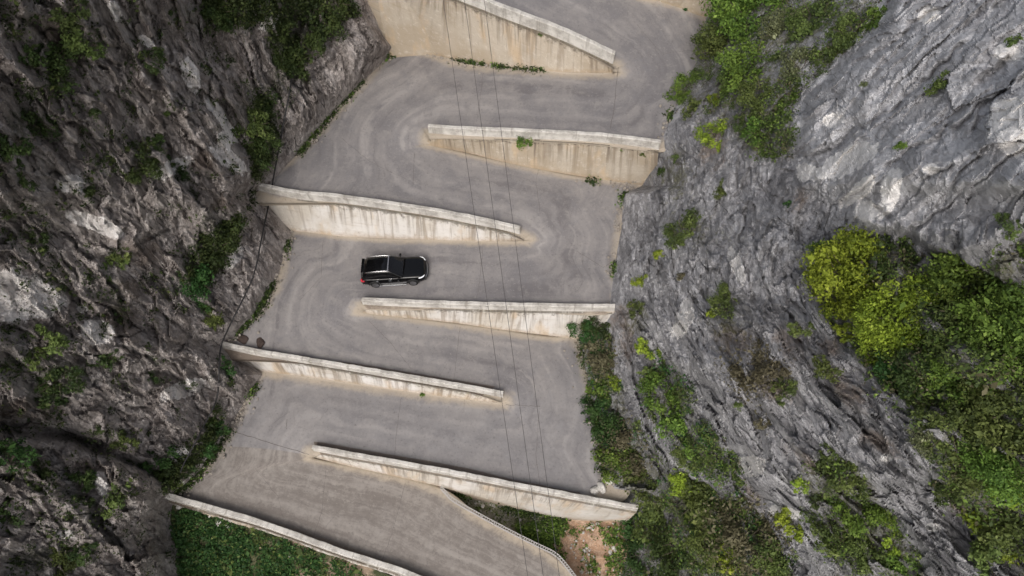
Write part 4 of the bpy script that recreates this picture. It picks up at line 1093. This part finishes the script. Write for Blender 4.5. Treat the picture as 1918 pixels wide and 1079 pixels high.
cover('undergrowth', scatter_poly(VEG_R[:2], find_r, (330, 70), 30, .2, r2, up=.5, thr=-.25), .06, 'emerald', 'dark green growth filling the gully beside the lower bends', r2)
cover('undergrowth', scatter_poly(VEG_L + [[(-50,-50),(640,-50),(480,330),(400,640),(300,900),(330,1079),(-50,1079)]], find_l, (2200, 500, 500, 800), 30, .22, r2, thr=-.1), .065, 'dark', 'dark scrub and moss on the brown cliff', r2)

def along_line(pts, zs, n, per, spread, r, h=.3, cluster=None):
    P = []
    seg = np.array([at(u, v, z) for (u, v), z in zip(pts, zs)]); s = np.concatenate([[0], np.cumsum(np.linalg.norm(np.diff(seg, axis=0), axis=1))])
    t = r.uniform(0, s[-1], n)
    if cluster is not None: t = t[(vnoise(np.stack([t * cluster, t * 0, t * 0], -1), 5) > -.15)]
    c = np.stack([np.interp(t, s, seg[:, k]) for k in range(3)], -1)
    q = np.repeat(c, per, 0) + r.normal(0, 1, (len(c) * per, 3)) * spread * np.array([1, 1, .4]) * np.repeat(r.uniform(.4, 1.5, len(c)), per)[:, None]
    q[:, 2] += np.abs(r.normal(0, h * .5, len(q)))
    return q
lines = [
 ([(748,90),(700,135),(640,196),(560,290)], [7.5,7.1,6.8,6.4], 110, 14, .13),
 ([(756,92),(853,115),(930,127),(1020,135)], [7.5,7.9,8.35,8.8], 70, 12, .09),
 ([(1080,338),(1140,346),(1185,350)], [5.0,4.8,4.7], 40, 12, .10),
 ([(1180,352),(1160,380),(1162,430)], [4.6,4.4,4.1], 60, 12, .13),
 ([(1153,480),(1151,520)], [3.9,3.75], 26, 14, .11),
 ([(545,438),(526,505),(484,586),(444,626)], [2.1,1.8,1.5,1.3], 150, 14, .12),
 ([(1086,640),(1098,700),(1116,780),(1128,850),(1136,895)], [-.3,-.5,-.7,-.8,-.85], 150, 16, .17),
 ([(490,704),(455,760),(424,815),(374,888),(335,922)], [-1.5,-1.65,-1.85,-2.1,-2.3], 170, 14, .14),
 ([(1262,200),(1246,245),(1234,268)], [9.45,9.3,9.2], 40, 14, .15),
 ([(835,918),(900,936),(985,962),(1060,975)], [-4.4,-5.5,-6.6,-7.1], 90, 14, .14)]
q = np.concatenate([along_line(a, b, int(n * 1.7), p, s_ * 1.5, r2, h=.4, cluster=.9) for a, b, n, p, s_ in lines])
cover('weeds', (q, np.tile(np.array([0, 0, 1.]), (len(q), 1))), .07, 'dark', 'dark weeds along the road edges and wall feet', r2)
q = np.concatenate([along_line(a, b, n // 2, p, s_ * 1.3, r2, h=.4, cluster=.7) for a, b, n, p, s_ in lines])
cover('weeds', (q, np.tile(np.array([0, 0, 1.]), (len(q), 1))), .065, 'mid', 'green weeds along the road edges and wall feet', r2)

def on_mesh(o, polys_n, r, per, spread, h):
    Ps = []
    for poly, n in polys_n:
        a = np.array(poly, float); lo = a.min(0); hi = a.max(0)
        u = r.uniform(lo[0], hi[0], n * 3); v = r.uniform(lo[1], hi[1], n * 3); ok = in_poly(u, v, poly); u = u[ok][:n]; v = v[ok][:n]
        for uu, vv in zip(u, v):
            dvec = Vector(at_depth(uu, vv, 1.0)) - Vector((0, 0, H))
            hit, loc, nr_, ii = o.ray_cast(Vector((0, 0, H)), dvec.normalized())
            if hit: Ps.append(loc)
    c = np.array(Ps); c = c[fbm(c * .9, 3, 91) > -.55]
    q = np.repeat(c, per, 0) + r.normal(0, 1, (len(c) * per, 3)) * spread; q[:, 2] += np.abs(r.normal(0, h, len(q)))
    return q, np.tile(np.array([0, 0, 1.]), (len(q), 1))
bpy.context.view_layer.update()
slope_poly = [(325,948),(400,968),(480,992),(560,1022),(640,1050),(700,1079),(720,1120),(330,1120)]
cover('grass', on_mesh(SLOPE, [(slope_poly, 900), ([(325,948),(420,972),(560,1060),(560,1120),(330,1120)], 700)], r2, 16, .19, .2), .085, 'emerald', 'dark green ground cover on the slope below the lowest parapet', r2)
cover('grass', on_mesh(SLOPE, [(slope_poly, 500)], r2, 12, .17, .25), .075, 'olive', 'lighter green sprigs on the slope below the lowest parapet', r2)
cover('grass', on_mesh(HOLLOW, [([(900,990),(960,985),(1045,970),(1068,988),(1046,1012),(1060,1036),(1034,1046),(980,1005)], 460), ([(1000,1010),(1040,1004),(1056,1050),(1040,1044)], 220),
    ([(1142,985),(1165,985),(1165,1079),(1152,1079),(1126,1056),(1146,1030),(1130,1008)], 110), ([(1064,982),(1160,980),(1160,1079),(1085,1079)], 60), ([(1105,1050),(1130,1040),(1140,1079),(1112,1079)], 40)], r2, 14, .12, .12), .065, 'mid', 'bright grass in the hollow beside the railing', r2)
cover('grass', on_mesh(HOLLOW, [([(840,918),(985,955),(1000,990),(940,985),(870,955)], 120)], r2, 10, .12, .06), .05, 'mid', 'mossy growth at the foot of the long lower wall', r2)

# ------------------------------------------------------------------ stones and earth heaps
def rock_obj(name, p, s, mat, seed, label, cat, group=None):
    bm = bmesh.new(); bmesh.ops.create_icosphere(bm, subdivisions=3, radius=1)
    for v in bm.verts:
        c = np.array(v.co)[None]; k = 1 + .28 * fbm(c * .9 + seed, 3, seed)[0] - .12 * abs(fbm(c * 1.7 + seed, 2, seed + 3)[0])
        v.co = Vector((v.co.x * s[0] * k, v.co.y * s[1] * k, v.co.z * s[2] * k))
    o = bm_obj(name, bm, mat, smooth_shade=False); o.location = p; o.rotation_euler = (0, 0, seed * 1.3); tag(o, label, cat, group); return o
BG = 'white boulders at the end of the long lower wall'
rock_obj('boulder', at(1113, 919, -.85), (.34, .3, .28), M['stone'], 3, 'white boulder nearest the road corner above the long lower wall', 'boulder', BG)
rock_obj('boulder', at(1127, 912, -.8), (.26, .42, .3), M['stone'], 5, 'narrow white boulder in the middle of the three at the road corner', 'boulder', BG)
rock_obj('boulder', at(1140, 899, -.75), (.38, .4, .32), M['stone'], 8, 'largest white boulder, against the gully shrubs at the road corner', 'boulder', BG)
rock_obj('earth_heap', at(455, 634, 1.2), (.62, .36, .16), M['dark_stone'], 2, 'larger brown earth heap at the cliff end of the rough wall', 'earth heap', 'brown earth heaps by the wall')
rock_obj('earth_heap', at(487, 643, 1.15), (.46, .30, .13), M['dark_stone'], 4, 'smaller brown earth heap on the road by the rough wall', 'earth heap', 'brown earth heaps by the wall')
rock_obj('earth_heap', at(1105, 553, 3.5), (.52, .24, .05), M['dark_stone'], 6, 'flat brown dirt patch on the road right of the car', 'dirt patch')
RG = 'stones on the green slope'
bpy.context.view_layer.update()
def place_on(o, u, v):
    dv_ = (Vector(at_depth(u, v, 1.0)) - Vector((0, 0, H))).normalized(); hit, loc, n_, i_ = o.ray_cast(Vector((0, 0, H)), dv_); return loc if hit else Vector(at(u, v, -6))
for i, (u, v, s_, lab) in enumerate([(337, 950, .17, 'white stone under the end of the lowest parapet'), (412, 978, .2, 'white stone by the parapet on the green slope'),
        (428, 986, .15, 'grey white stone right of the white one on the slope'), (395, 967, .10, 'tiny white stone tight against the lowest parapet'), (545, 1042, .14, 'pale stone among the bare earth on the slope')]):
    p = place_on(SLOPE, u, v); rock_obj('stone', p + Vector((0, 0, .12)), (s_, s_ * 1.3, s_), M['stone'], 11 + i, lab, 'stone', RG)
# loose rubble: uncountable
def rubble(name, pts, smin, smax, mat, label, r):
    bm = bmesh.new()
    for p in pts:
        s = smin + (smax - smin) * r.random() ** 2.2
        m = Matrix.LocRotScale(Vector(p) + Vector((0, 0, s * .3)), Matrix.Rotation(r.uniform(0, 6), 3, Vector(r.normal(0, 1, 3)).normalized()).to_quaternion(), Vector((s, s * r.uniform(.6, 1.3), s * r.uniform(.5, .9))))
        bmesh.ops.create_icosphere(bm, subdivisions=1, radius=1, matrix=m)
    for v in bm.verts: v.co += Vector(r.normal(0, 1, 3)) * smin * .25
    o = bm_obj(name, bm, mat); o['kind'] = 'stuff'; o['label'] = label; o['category'] = 'rubble'; return o
q1, _ = on_mesh(HOLLOW, [([(1040,985),(1165,980),(1165,1079),(1090,1079)], 130), ([(850,930),(1000,960),(1050,1000),(960,990)], 90)], r2, 1, .02, .0)
rubble('rubble', q1, .03, .19, M['stone'], 'pale rubble stones on the red earth of the hollow', r2)
q2 = np.concatenate([along_line(a, b, n * 4, 1, s_ * 2.6, r2, h=.0) for a, b, n, p, s_ in lines[:9]])
M['rubble'] = plain('grey brown rubble', (.27, .24, .21), .95)
rubble('rubble', q2, .02, .15, M['rubble'], 'small loose stones along the road edges', r2)
M['sign_line'] = plain('off white stone chips', (.5, .47, .43), .9)

# ------------------------------------------------------------------ railing along the hollow
def railing():
    px = [(826,915,-3.62),(836,926,-3.75),(850,939,-3.9),(900,968,-4.2),(960,1000,-4.5),(1000,1020,-4.7),(1035,1037,-4.95),(1052,1052,-5.1),(1078,1085,-5.4),(1110,1130,-5.75)]
    L = catmull([at(*p) for p in px], 8); s = np.concatenate([[0], np.cumsum(np.linalg.norm(np.diff(L, axis=0), axis=1))])
    root = thing('railing', 'low white slatted railing along the lowest road beside the hollow', 'railing', tuple(L[0])); base = Vector(L[0])
    def rail(name, h, wd, th, off=0):
        vs = []; fs = []; d = np.gradient(L, axis=0); nn_ = np.stack([-d[:, 1], d[:, 0], 0 * d[:, 0]], -1); nn_ /= np.linalg.norm(nn_, axis=1)[:, None]
        for i in range(len(L)):
            c = L[i] - np.array(base) + [0, 0, h] + nn_[i] * off
            vs += [c + nn_[i] * wd, c - nn_[i] * wd, c - nn_[i] * wd - [0, 0, th], c + nn_[i] * wd - [0, 0, th]]
            if i:
                a = 4 * (i - 1)
                for k in range(4): fs.append((a + k, a + (k + 1) % 4, a + 4 + (k + 1) % 4, a + 4 + k))
        fs += [(3, 2, 1, 0), tuple(len(vs) - 4 + k for k in range(4))]
        return mesh_obj(name, vs, fs, M['rail_metal'], root)
    rail('top_rail', .62, .035, .06, .08); rail('bottom_rail', .12, .045, .12, -.04)
    n = 74
    bm = bmesh.new(); box(bm, (0, 0, 0), (.075, .15, .04), .012); proto = bm_obj('slat', bm, M['rail_metal'], root); me = proto.data
    for i in range(n):
        t = s[-1] * (i + .5) / n; c = np.array([np.interp(t, s, L[:, k]) for k in range(3)]); c2 = np.array([np.interp(t + .1, s, L[:, k]) for k in range(3)])
        ang = math.atan2(c2[1] - c[1], c2[0] - c[0])
        o = proto if i == 0 else bpy.data.objects.new('slat', me)
        if i: COL.objects.link(o); o.parent = root
        o.location = Vector(c) - base + Vector((-math.sin(ang) * .03, math.cos(ang) * .03, .655)); o.rotation_euler = (0, 0, ang)
    bm = bmesh.new(); box(bm, (0, 0, .3), (.05, .05, .62), .006); proto = bm_obj('post', bm, M['rail_metal'], root)
    for i in range(13):
        t = s[-1] * (i + .5) / 13; c = np.array([np.interp(t, s, L[:, k]) for k in range(3)])
        o = proto if i == 0 else bpy.data.objects.new('post', proto.data)
        if i: COL.objects.link(o); o.parent = root
        o.location = Vector(c) - base
railing()

# ------------------------------------------------------------------ cables
def overhead(px0, px1, d0, d1, label, wig=0):
    """A slack wire strung across the gorge far above the road."""
    a = at_depth(px0[0], px0[1], d0); b = at_depth(px1[0], px1[1], d1); dr = b - a
    a = a - dr * 1.2; b = b + dr * .9
    pts = [a + (b - a) * t - np.array([0, 0, 1.4 * 4 * t * (1 - t) - 1.35]) for t in np.linspace(0, 1, 60)]
    bm = bmesh.new(); tube(bm, pts, .0125, 6); o = bm_obj('overhead_wire', bm, M['wire'], smooth_shade=True)
    tag(o, label, 'overhead wire', 'thin wires strung across the gorge'); return o
overhead((830, 0), (988, 1079), 38, 31, 'thin overhead wire nearest the car, leftmost of the three')
overhead((870, 0), (1017, 1079), 38, 31, 'thin overhead wire in the middle of the three')
overhead((907, 0), (1047, 1079), 38, 31, 'thin overhead wire farthest from the car, rightmost of the three')
def cliff_cable():
    px = [(552,95),(548,140),(537,200),(524,270),(510,345),(498,410),(489,450),(479,505),(463,545),(440,590),(420,632),(411,660),(410,720),(404,755),(385,790),(366,830),(345,866),(338,885)]
    p = catmull([(a, b, 0) for a, b in px], 6)
    pts, nn_ = find_l(p[:, 0], p[:, 1])
    ray = np.array([0, 0, H]) - pts; ray /= np.linalg.norm(ray, axis=1)[:, None]
    # smooth the hang so that the cable bridges hollows
    off = pts + ray * .9
    for _ in range(10): off[1:-1] = (off[:-2] + 2 * off[1:-1] + off[2:]) / 4
    bm = bmesh.new(); tube(bm, off, .058, 6); o = bm_obj('cable', bm, M['cable'], smooth_shade=True)
    tag(o, 'thick black cable hanging down the brown cliff beside the road', 'cable')
cliff_cable()

# ------------------------------------------------------------------ the car
def car():
    paint = plain('black car paint', (.003, .003, .0035), .08, 0, .3, .1)
    glass = plain('dark tinted glass', (.005, .005, .006), .05, 0, .4)
    chrome = plain('brushed chrome', (.72, .72, .73), .22, 1.0)
    tyre = plain('tyre rubber', (.015, .015, .015), .85)
    rimm = plain('dark alloy', (.22, .22, .23), .35, .8)
    lampw = plain('headlamp lens', (.80, .82, .85), .12, 0, .6)
    red = plain('red lamp lens', (.45, .012, .03), .2, 0, .5)
    plastic = plain('black trim', (.02, .02, .021), .6)
    grey = plain('grey reflective bar', (.36, .36, .38), .25, .7)
    seatm = plain('cabin leather', (.05, .045, .04), .7)
    z0 = 2.72; c = Vector(at(741, 512, z0)); root = thing('car', 'black off-road car driving on the middle road level', 'car', tuple(c))
    hit, loc, nr_, ii = ROAD.ray_cast(c + Vector((0, 0, 3)), Vector((0, 0, -1)))
    if hit: root.location = loc
    h2, l2, _, _ = ROAD.ray_cast(Vector((loc.x + 1.4, loc.y, loc.z + 3)), Vector((0, 0, -1))); h3, l3, _, _ = ROAD.ray_cast(Vector((loc.x - 1.4, loc.y, loc.z + 3)), Vector((0, 0, -1)))
    root.scale = (1.015, 1.05, 1.03)
    root.rotation_euler = (0, -math.atan2(l2.z - l3.z, 2.8), math.radians(1.2))
    LN = 4.95; HW = .97
    xs = np.array([-2.475, -2.42, -2.25, -1.95, -1.5, -.9, -.3, .35, .8, 1.3, 1.75, 2.1, 2.3, 2.42, 2.475])
    hw = np.array([.66, .82, .92, .955, .97, .97, .97, .97, .97, .97, .96, .93, .86, .74, .56])
    tz = np.array([.80, .98, 1.04, 1.06, 1.06, 1.05, 1.05, 1.06, 1.09, 1.08, 1.06, 1.02, .96, .86, .68])
    bz = np.array([.48, .38, .32, .28, .26, .26, .26, .26, .26, .26, .28, .30, .32, .36, .46])
    def W(x): return np.interp(x, xs, hw)
    def TZ(x): return np.interp(x, xs, tz)
    def BZ(x): return np.interp(x, xs, bz)
    X = np.unique(np.concatenate([xs, np.linspace(-2.475, 2.475, 46)]))
    def ring(x):
        w_, t_, b_ = W(x), TZ(x), BZ(x); cr = .035 * smooth(x, .6, 1.0)
        half = [(0, b_), (w_ * .7, b_), (w_ * .93, b_ + .05), (w_ * .985, b_ + .16), (w_, b_ + (t_ - b_) * .45), (w_ * .99, b_ + (t_ - b_) * .72), (w_ * .955, t_ - .07), (w_ * .90, t_ - .02), (w_ * .80, t_ + .005 + cr * .4), (w_ * .45, t_ + .02 + cr), (0, t_ + .028 + cr)]
        return half
    bm = bmesh.new(); rings = []
    for x in X:
        h_ = ring(x); full = [(-y, z) for y, z in h_[1:-1]][::-1]
        loop = h_ + full   # closed loop
        rings.append([bm.verts.new((x, y, z)) for y, z in loop])
    for a, b in zip(rings, rings[1:]):
        n = len(a)
        for k in range(n): bm.faces.new((a[k], a[(k + 1) % n], b[(k + 1) % n], b[k]))
    bm.faces.new(rings[0]); bm.faces.new(rings[-1][::-1])
    # wheel arches: dark recess rings drawn in with the wheel parts
    body = bm_obj('body', bm, paint, root, True)
    md = body.modifiers.new('smooth', 'SUBSURF'); md.levels = 1; md.render_levels = 1
    # cabin: pillars and roof
    cx = np.array([-2.34, -2.15, -1.85, -1.2, -.6, -.25, .05, .35, .62, .82])
    rz = np.array([1.10, 1.42, 1.66, 1.735, 1.745, 1.735, 1.63, 1.42, 1.22, 1.10])
    rw = np.array([.74, .70, .70, .715, .72, .715, .725, .76, .80, .84])
    def RZ(x): return np.interp(x, cx, rz)
    def RW(x): return np.interp(x, cx, rw)
    bm = bmesh.new(); rings = []
    CX = np.unique(np.concatenate([cx, np.linspace(-2.34, .82, 30)]))
    def cring(x):
        z_ = RZ(x); w_ = RW(x); bw = W(x) * .90; b_ = TZ(x) - .04
        return [(bw, b_), (bw * .6 + w_ * .4, b_ + (z_ - b_) * .45), (w_ + .015, b_ + (z_ - b_) * .86), (w_ - .05, z_ - .012), (w_ * .55, z_ + .02), (0, z_ + .03)]
    for x in CX:
        h_ = cring(x); rings.append([bm.verts.new((x, y, z)) for y, z in h_ + [(-y, z) for y, z in h_[:-1]][::-1]])
    for a, b in zip(rings, rings[1:]):
        for k in range(len(a) - 1): bm.faces.new((a[k], a[k + 1], b[k + 1], b[k]))
    bm.faces.new(rings[0]); bm.faces.new(rings[-1][::-1])
    bm_obj('roof', bm, paint, root, True)
    # glass panes lie a few millimetres proud of the shell
    def side_pane(x0, x1, sgn, lo=.10, hi=.80, mat=glass, name='side_window', off=.012, skew0=0, skew1=0):
        vs = []; fs = []; n = 8; m = 5
        for i in range(n + 1):
            for j in range(m + 1):
                f_ = lo + (hi - lo) * j / m
                x = x0 + (x1 - x0) * i / n + (skew0 * (1 - i / n) + skew1 * i / n) * f_
                h_ = np.array(cring(x)); b_ = h_[0][1]; z_ = RZ(x)
                zz = b_ + (z_ - b_) * f_
                y = np.interp(zz, h_[:4, 1], h_[:4, 0]) + off
                vs.append((x, sgn * y, zz))
        for i in range(n):
            for j in range(m):
                a = i * (m + 1) + j; fs.append((a, a + 1, a + m + 2, a + m + 1))
        return mesh_obj(name, vs, fs, mat, root, True)
    for sg_ in (1, -1):
        side_pane(-.28, .50, sg_, skew1=-.48); side_pane(-1.28, -.36, sg_); side_pane(-2.02, -1.36, sg_, skew0=.12)
        side_pane(-2.1, .62, sg_, .03, .085, chrome, 'window_trim', .016)
    def top_pane(x0, x1, wf, mat, name, off, n=8, m=10):
        vs = []; fs = []
        for i in range(n + 1):
            x = x0 + (x1 - x0) * i / n; h_ = np.array(cring(x))[::-1]   # centre to side
            for j in range(m + 1):
                y = RW(x) * wf * (2 * j / m - 1); z = np.interp(abs(y), h_[:3, 0], h_[:3, 1]) + off
                vs.append((x + (off if x0 > 0 or x1 > .3 else -off), y, z))
        for i in range(n):
            for j in range(m):
                a = i * (m + 1) + j; fs.append((a, a + 1, a + m + 2, a + m + 1))
        return mesh_obj(name, vs, fs, mat, root, True)
    top_pane(-.12, .78, .90, glass, 'windshield', .014)
    top_pane(-2.30, -1.98, .86, glass, 'rear_window', .014)
    top_pane(-1.25, -.45, .72, glass, 'sunroof', .010)
    top_pane(-.235, -.165, .90, grey, 'grey_bar', .012, 2)  # grey bar across the top edge of the windshield
    for sg_ in (1, -1):
        bm = bmesh.new(); ry = .66
        tube(bm, [(-1.95, sg_ * ry, 1.64), (-1.8, sg_ * ry, 1.735), (-1.2, sg_ * (ry + .01), 1.79), (-.5, sg_ * ry, 1.80), (-.2, sg_ * (ry - .01), 1.745), (-.08, sg_ * (ry - .0), 1.68)], .024, 8)
        bm_obj('roof_rail', bm, chrome, root, True)
        bm = bmesh.new(); box(bm, (-.1, sg_ * 1.0, .34), (2.1, .17, .05), .018); bm_obj('running_board', bm, chrome, root)
        bm = bmesh.new(); box(bm, (.50, sg_ * 1.085, 1.10), (.16, .24, .15), .05); tube(bm, [(.52, sg_ * .92, 1.07), (.50, sg_ * 1.0, 1.08)], .03, 6); bm_obj('mirror', bm, paint, root, True)
        # doors: skins a few millimetres proud, each with its handle
        for (x0, x1) in ((-.32, .68), (-1.30, -.36)):
            vs = []; fs = []; n = 6; m = 6
            for i in range(n + 1):
                x = x0 + (x1 - x0) * i / n; h_ = np.array(ring(x))[2:8]
                for j in range(m + 1):
                    zz = BZ(x) + .12 + (TZ(x) - .05 - BZ(x) - .12) * j / m
                    vs.append((x, sg_ * (np.interp(zz, h_[:, 1], h_[:, 0]) + .008), zz))
            for i in range(n):
                for j in range(m):
                    a = i * (m + 1) + j; fs.append((a, a + 1, a + m + 2, a + m + 1))
            dr = mesh_obj('door', vs, fs, paint, root, True)
            bm = bmesh.new(); box(bm, (x0 + .14, sg_ * .995, .93), (.2, .035, .035), .012); bm_obj('handle', bm, chrome, dr)
        # lamps
        bm = bmesh.new(); tube(bm, [(1.98, sg_ * .90, .93), (2.16, sg_ * .865, .93), (2.31, sg_ * .76, .90), (2.40, sg_ * .62, .87)], .052, 8); hl = bm_obj('headlight', bm, lampw, root, True)
        bm = bmesh.new(); box(bm, (-2.36, sg_ * .80, .90), (.16, .22, .24), .05); box(bm, (-2.22, sg_ * .915, .93), (.2, .05, .14), .02); bm_obj('taillight', bm, red, root, True)
        for xw in (1.45, -1.42):
            wh = bpy.data.objects.new('wheel', None); COL.objects.link(wh); wh.parent = root; wh.location = (xw, sg_ * .86, .38); wh.empty_display_size = .2
            bm = bmesh.new(); bmesh.ops.create_cone(bm, segments=28, radius1=.38, radius2=.38, depth=.25, cap_ends=True, matrix=Matrix.Rotation(math.pi / 2, 4, 'X'))
            bmesh.ops.bevel(bm, geom=[e for e in bm.edges if e.calc_face_angle(0) > .8], offset=.035, segments=2, affect='EDGES')
            bm_obj('tyre', bm, tyre, wh, True)
            bm = bmesh.new(); bmesh.ops.create_cone(bm, segments=24, radius1=.25, radius2=.25, depth=.03, cap_ends=True, matrix=Matrix.Translation((0, sg_ * .125, 0)) @ Matrix.Rotation(math.pi / 2, 4, 'X'))
            for q_ in range(5):
                a = q_ * 2 * math.pi / 5; box(bm, (.14 * math.cos(a), sg_ * .145, .14 * math.sin(a)), (.22, .025, .05), .008, Matrix.Rotation(-a, 3, 'Y').to_quaternion())
            bm_obj('rim', bm, rimm, wh)
            # flared arch lip
            bm = bmesh.new(); tube(bm, [(xw + .46 * math.cos(a), sg_ * .955, .38 + .46 * math.sin(a)) for a in np.linspace(.05, math.pi - .05, 14)], .045, 6); bm_obj('wheel_arch', bm, plastic, root, True)
    bm = bmesh.new(); tube(bm, [(2.40, -.60, .72), (2.475, -.3, .74), (2.50, 0, .745), (2.475, .3, .74), (2.40, .60, .72)], .055, 8); bm_obj('grille', bm, plastic, root, True)
    bm = bmesh.new(); tube(bm, [(2.26, -.82, .52), (2.42, -.66, .55), (2.52, -.35, .56), (2.54, 0, .56), (2.52, .35, .56), (2.42, .66, .55), (2.26, .82, .52)], .03, 8); bm_obj('front_bumper', bm, chrome, root, True)
    bm = bmesh.new(); tube(bm, [(2.36, -.74, .42), (2.48, -.5, .44), (2.53, 0, .45), (2.48, .5, .44), (2.36, .74, .42)], .085, 8); bm_obj('bumper_guard', bm, plastic, root, True)
    bm = bmesh.new(); tube(bm, [(-2.30, -.86, .50), (-2.48, -.6, .52), (-2.52, 0, .53), (-2.48, .6, .52), (-2.30, .86, .50)], .08, 8); bm_obj('rear_bumper', bm, plastic, root, True)
    bm = bmesh.new(); box(bm, (-2.16, 0, 1.66), (.22, 1.2, .035), .015); bm_obj('spoiler', bm, paint, root, True)
    bm = bmesh.new(); tube(bm, [(-2.05, 0, 1.69), (-2.16, 0, 1.80)], .022, 6, .008); bm_obj('antenna', bm, plastic, root, True)
    for y in (-.36, .12):
        bm = bmesh.new(); tube(bm, [(.84, y, 1.125), (.60, y + .42, 1.275)], .011, 5); bm_obj('wiper', bm, plastic, root)
    # hood creases
    for y in (-.46, .46):
        bm = bmesh.new(); tube(bm, [(.95, y * 1.12, 1.112), (1.5, y * 1.05, 1.105), (2.15, y * .9, 1.035)], .016, 5); bm_obj('hood_crease', bm, paint, root, True)
    return root
car()
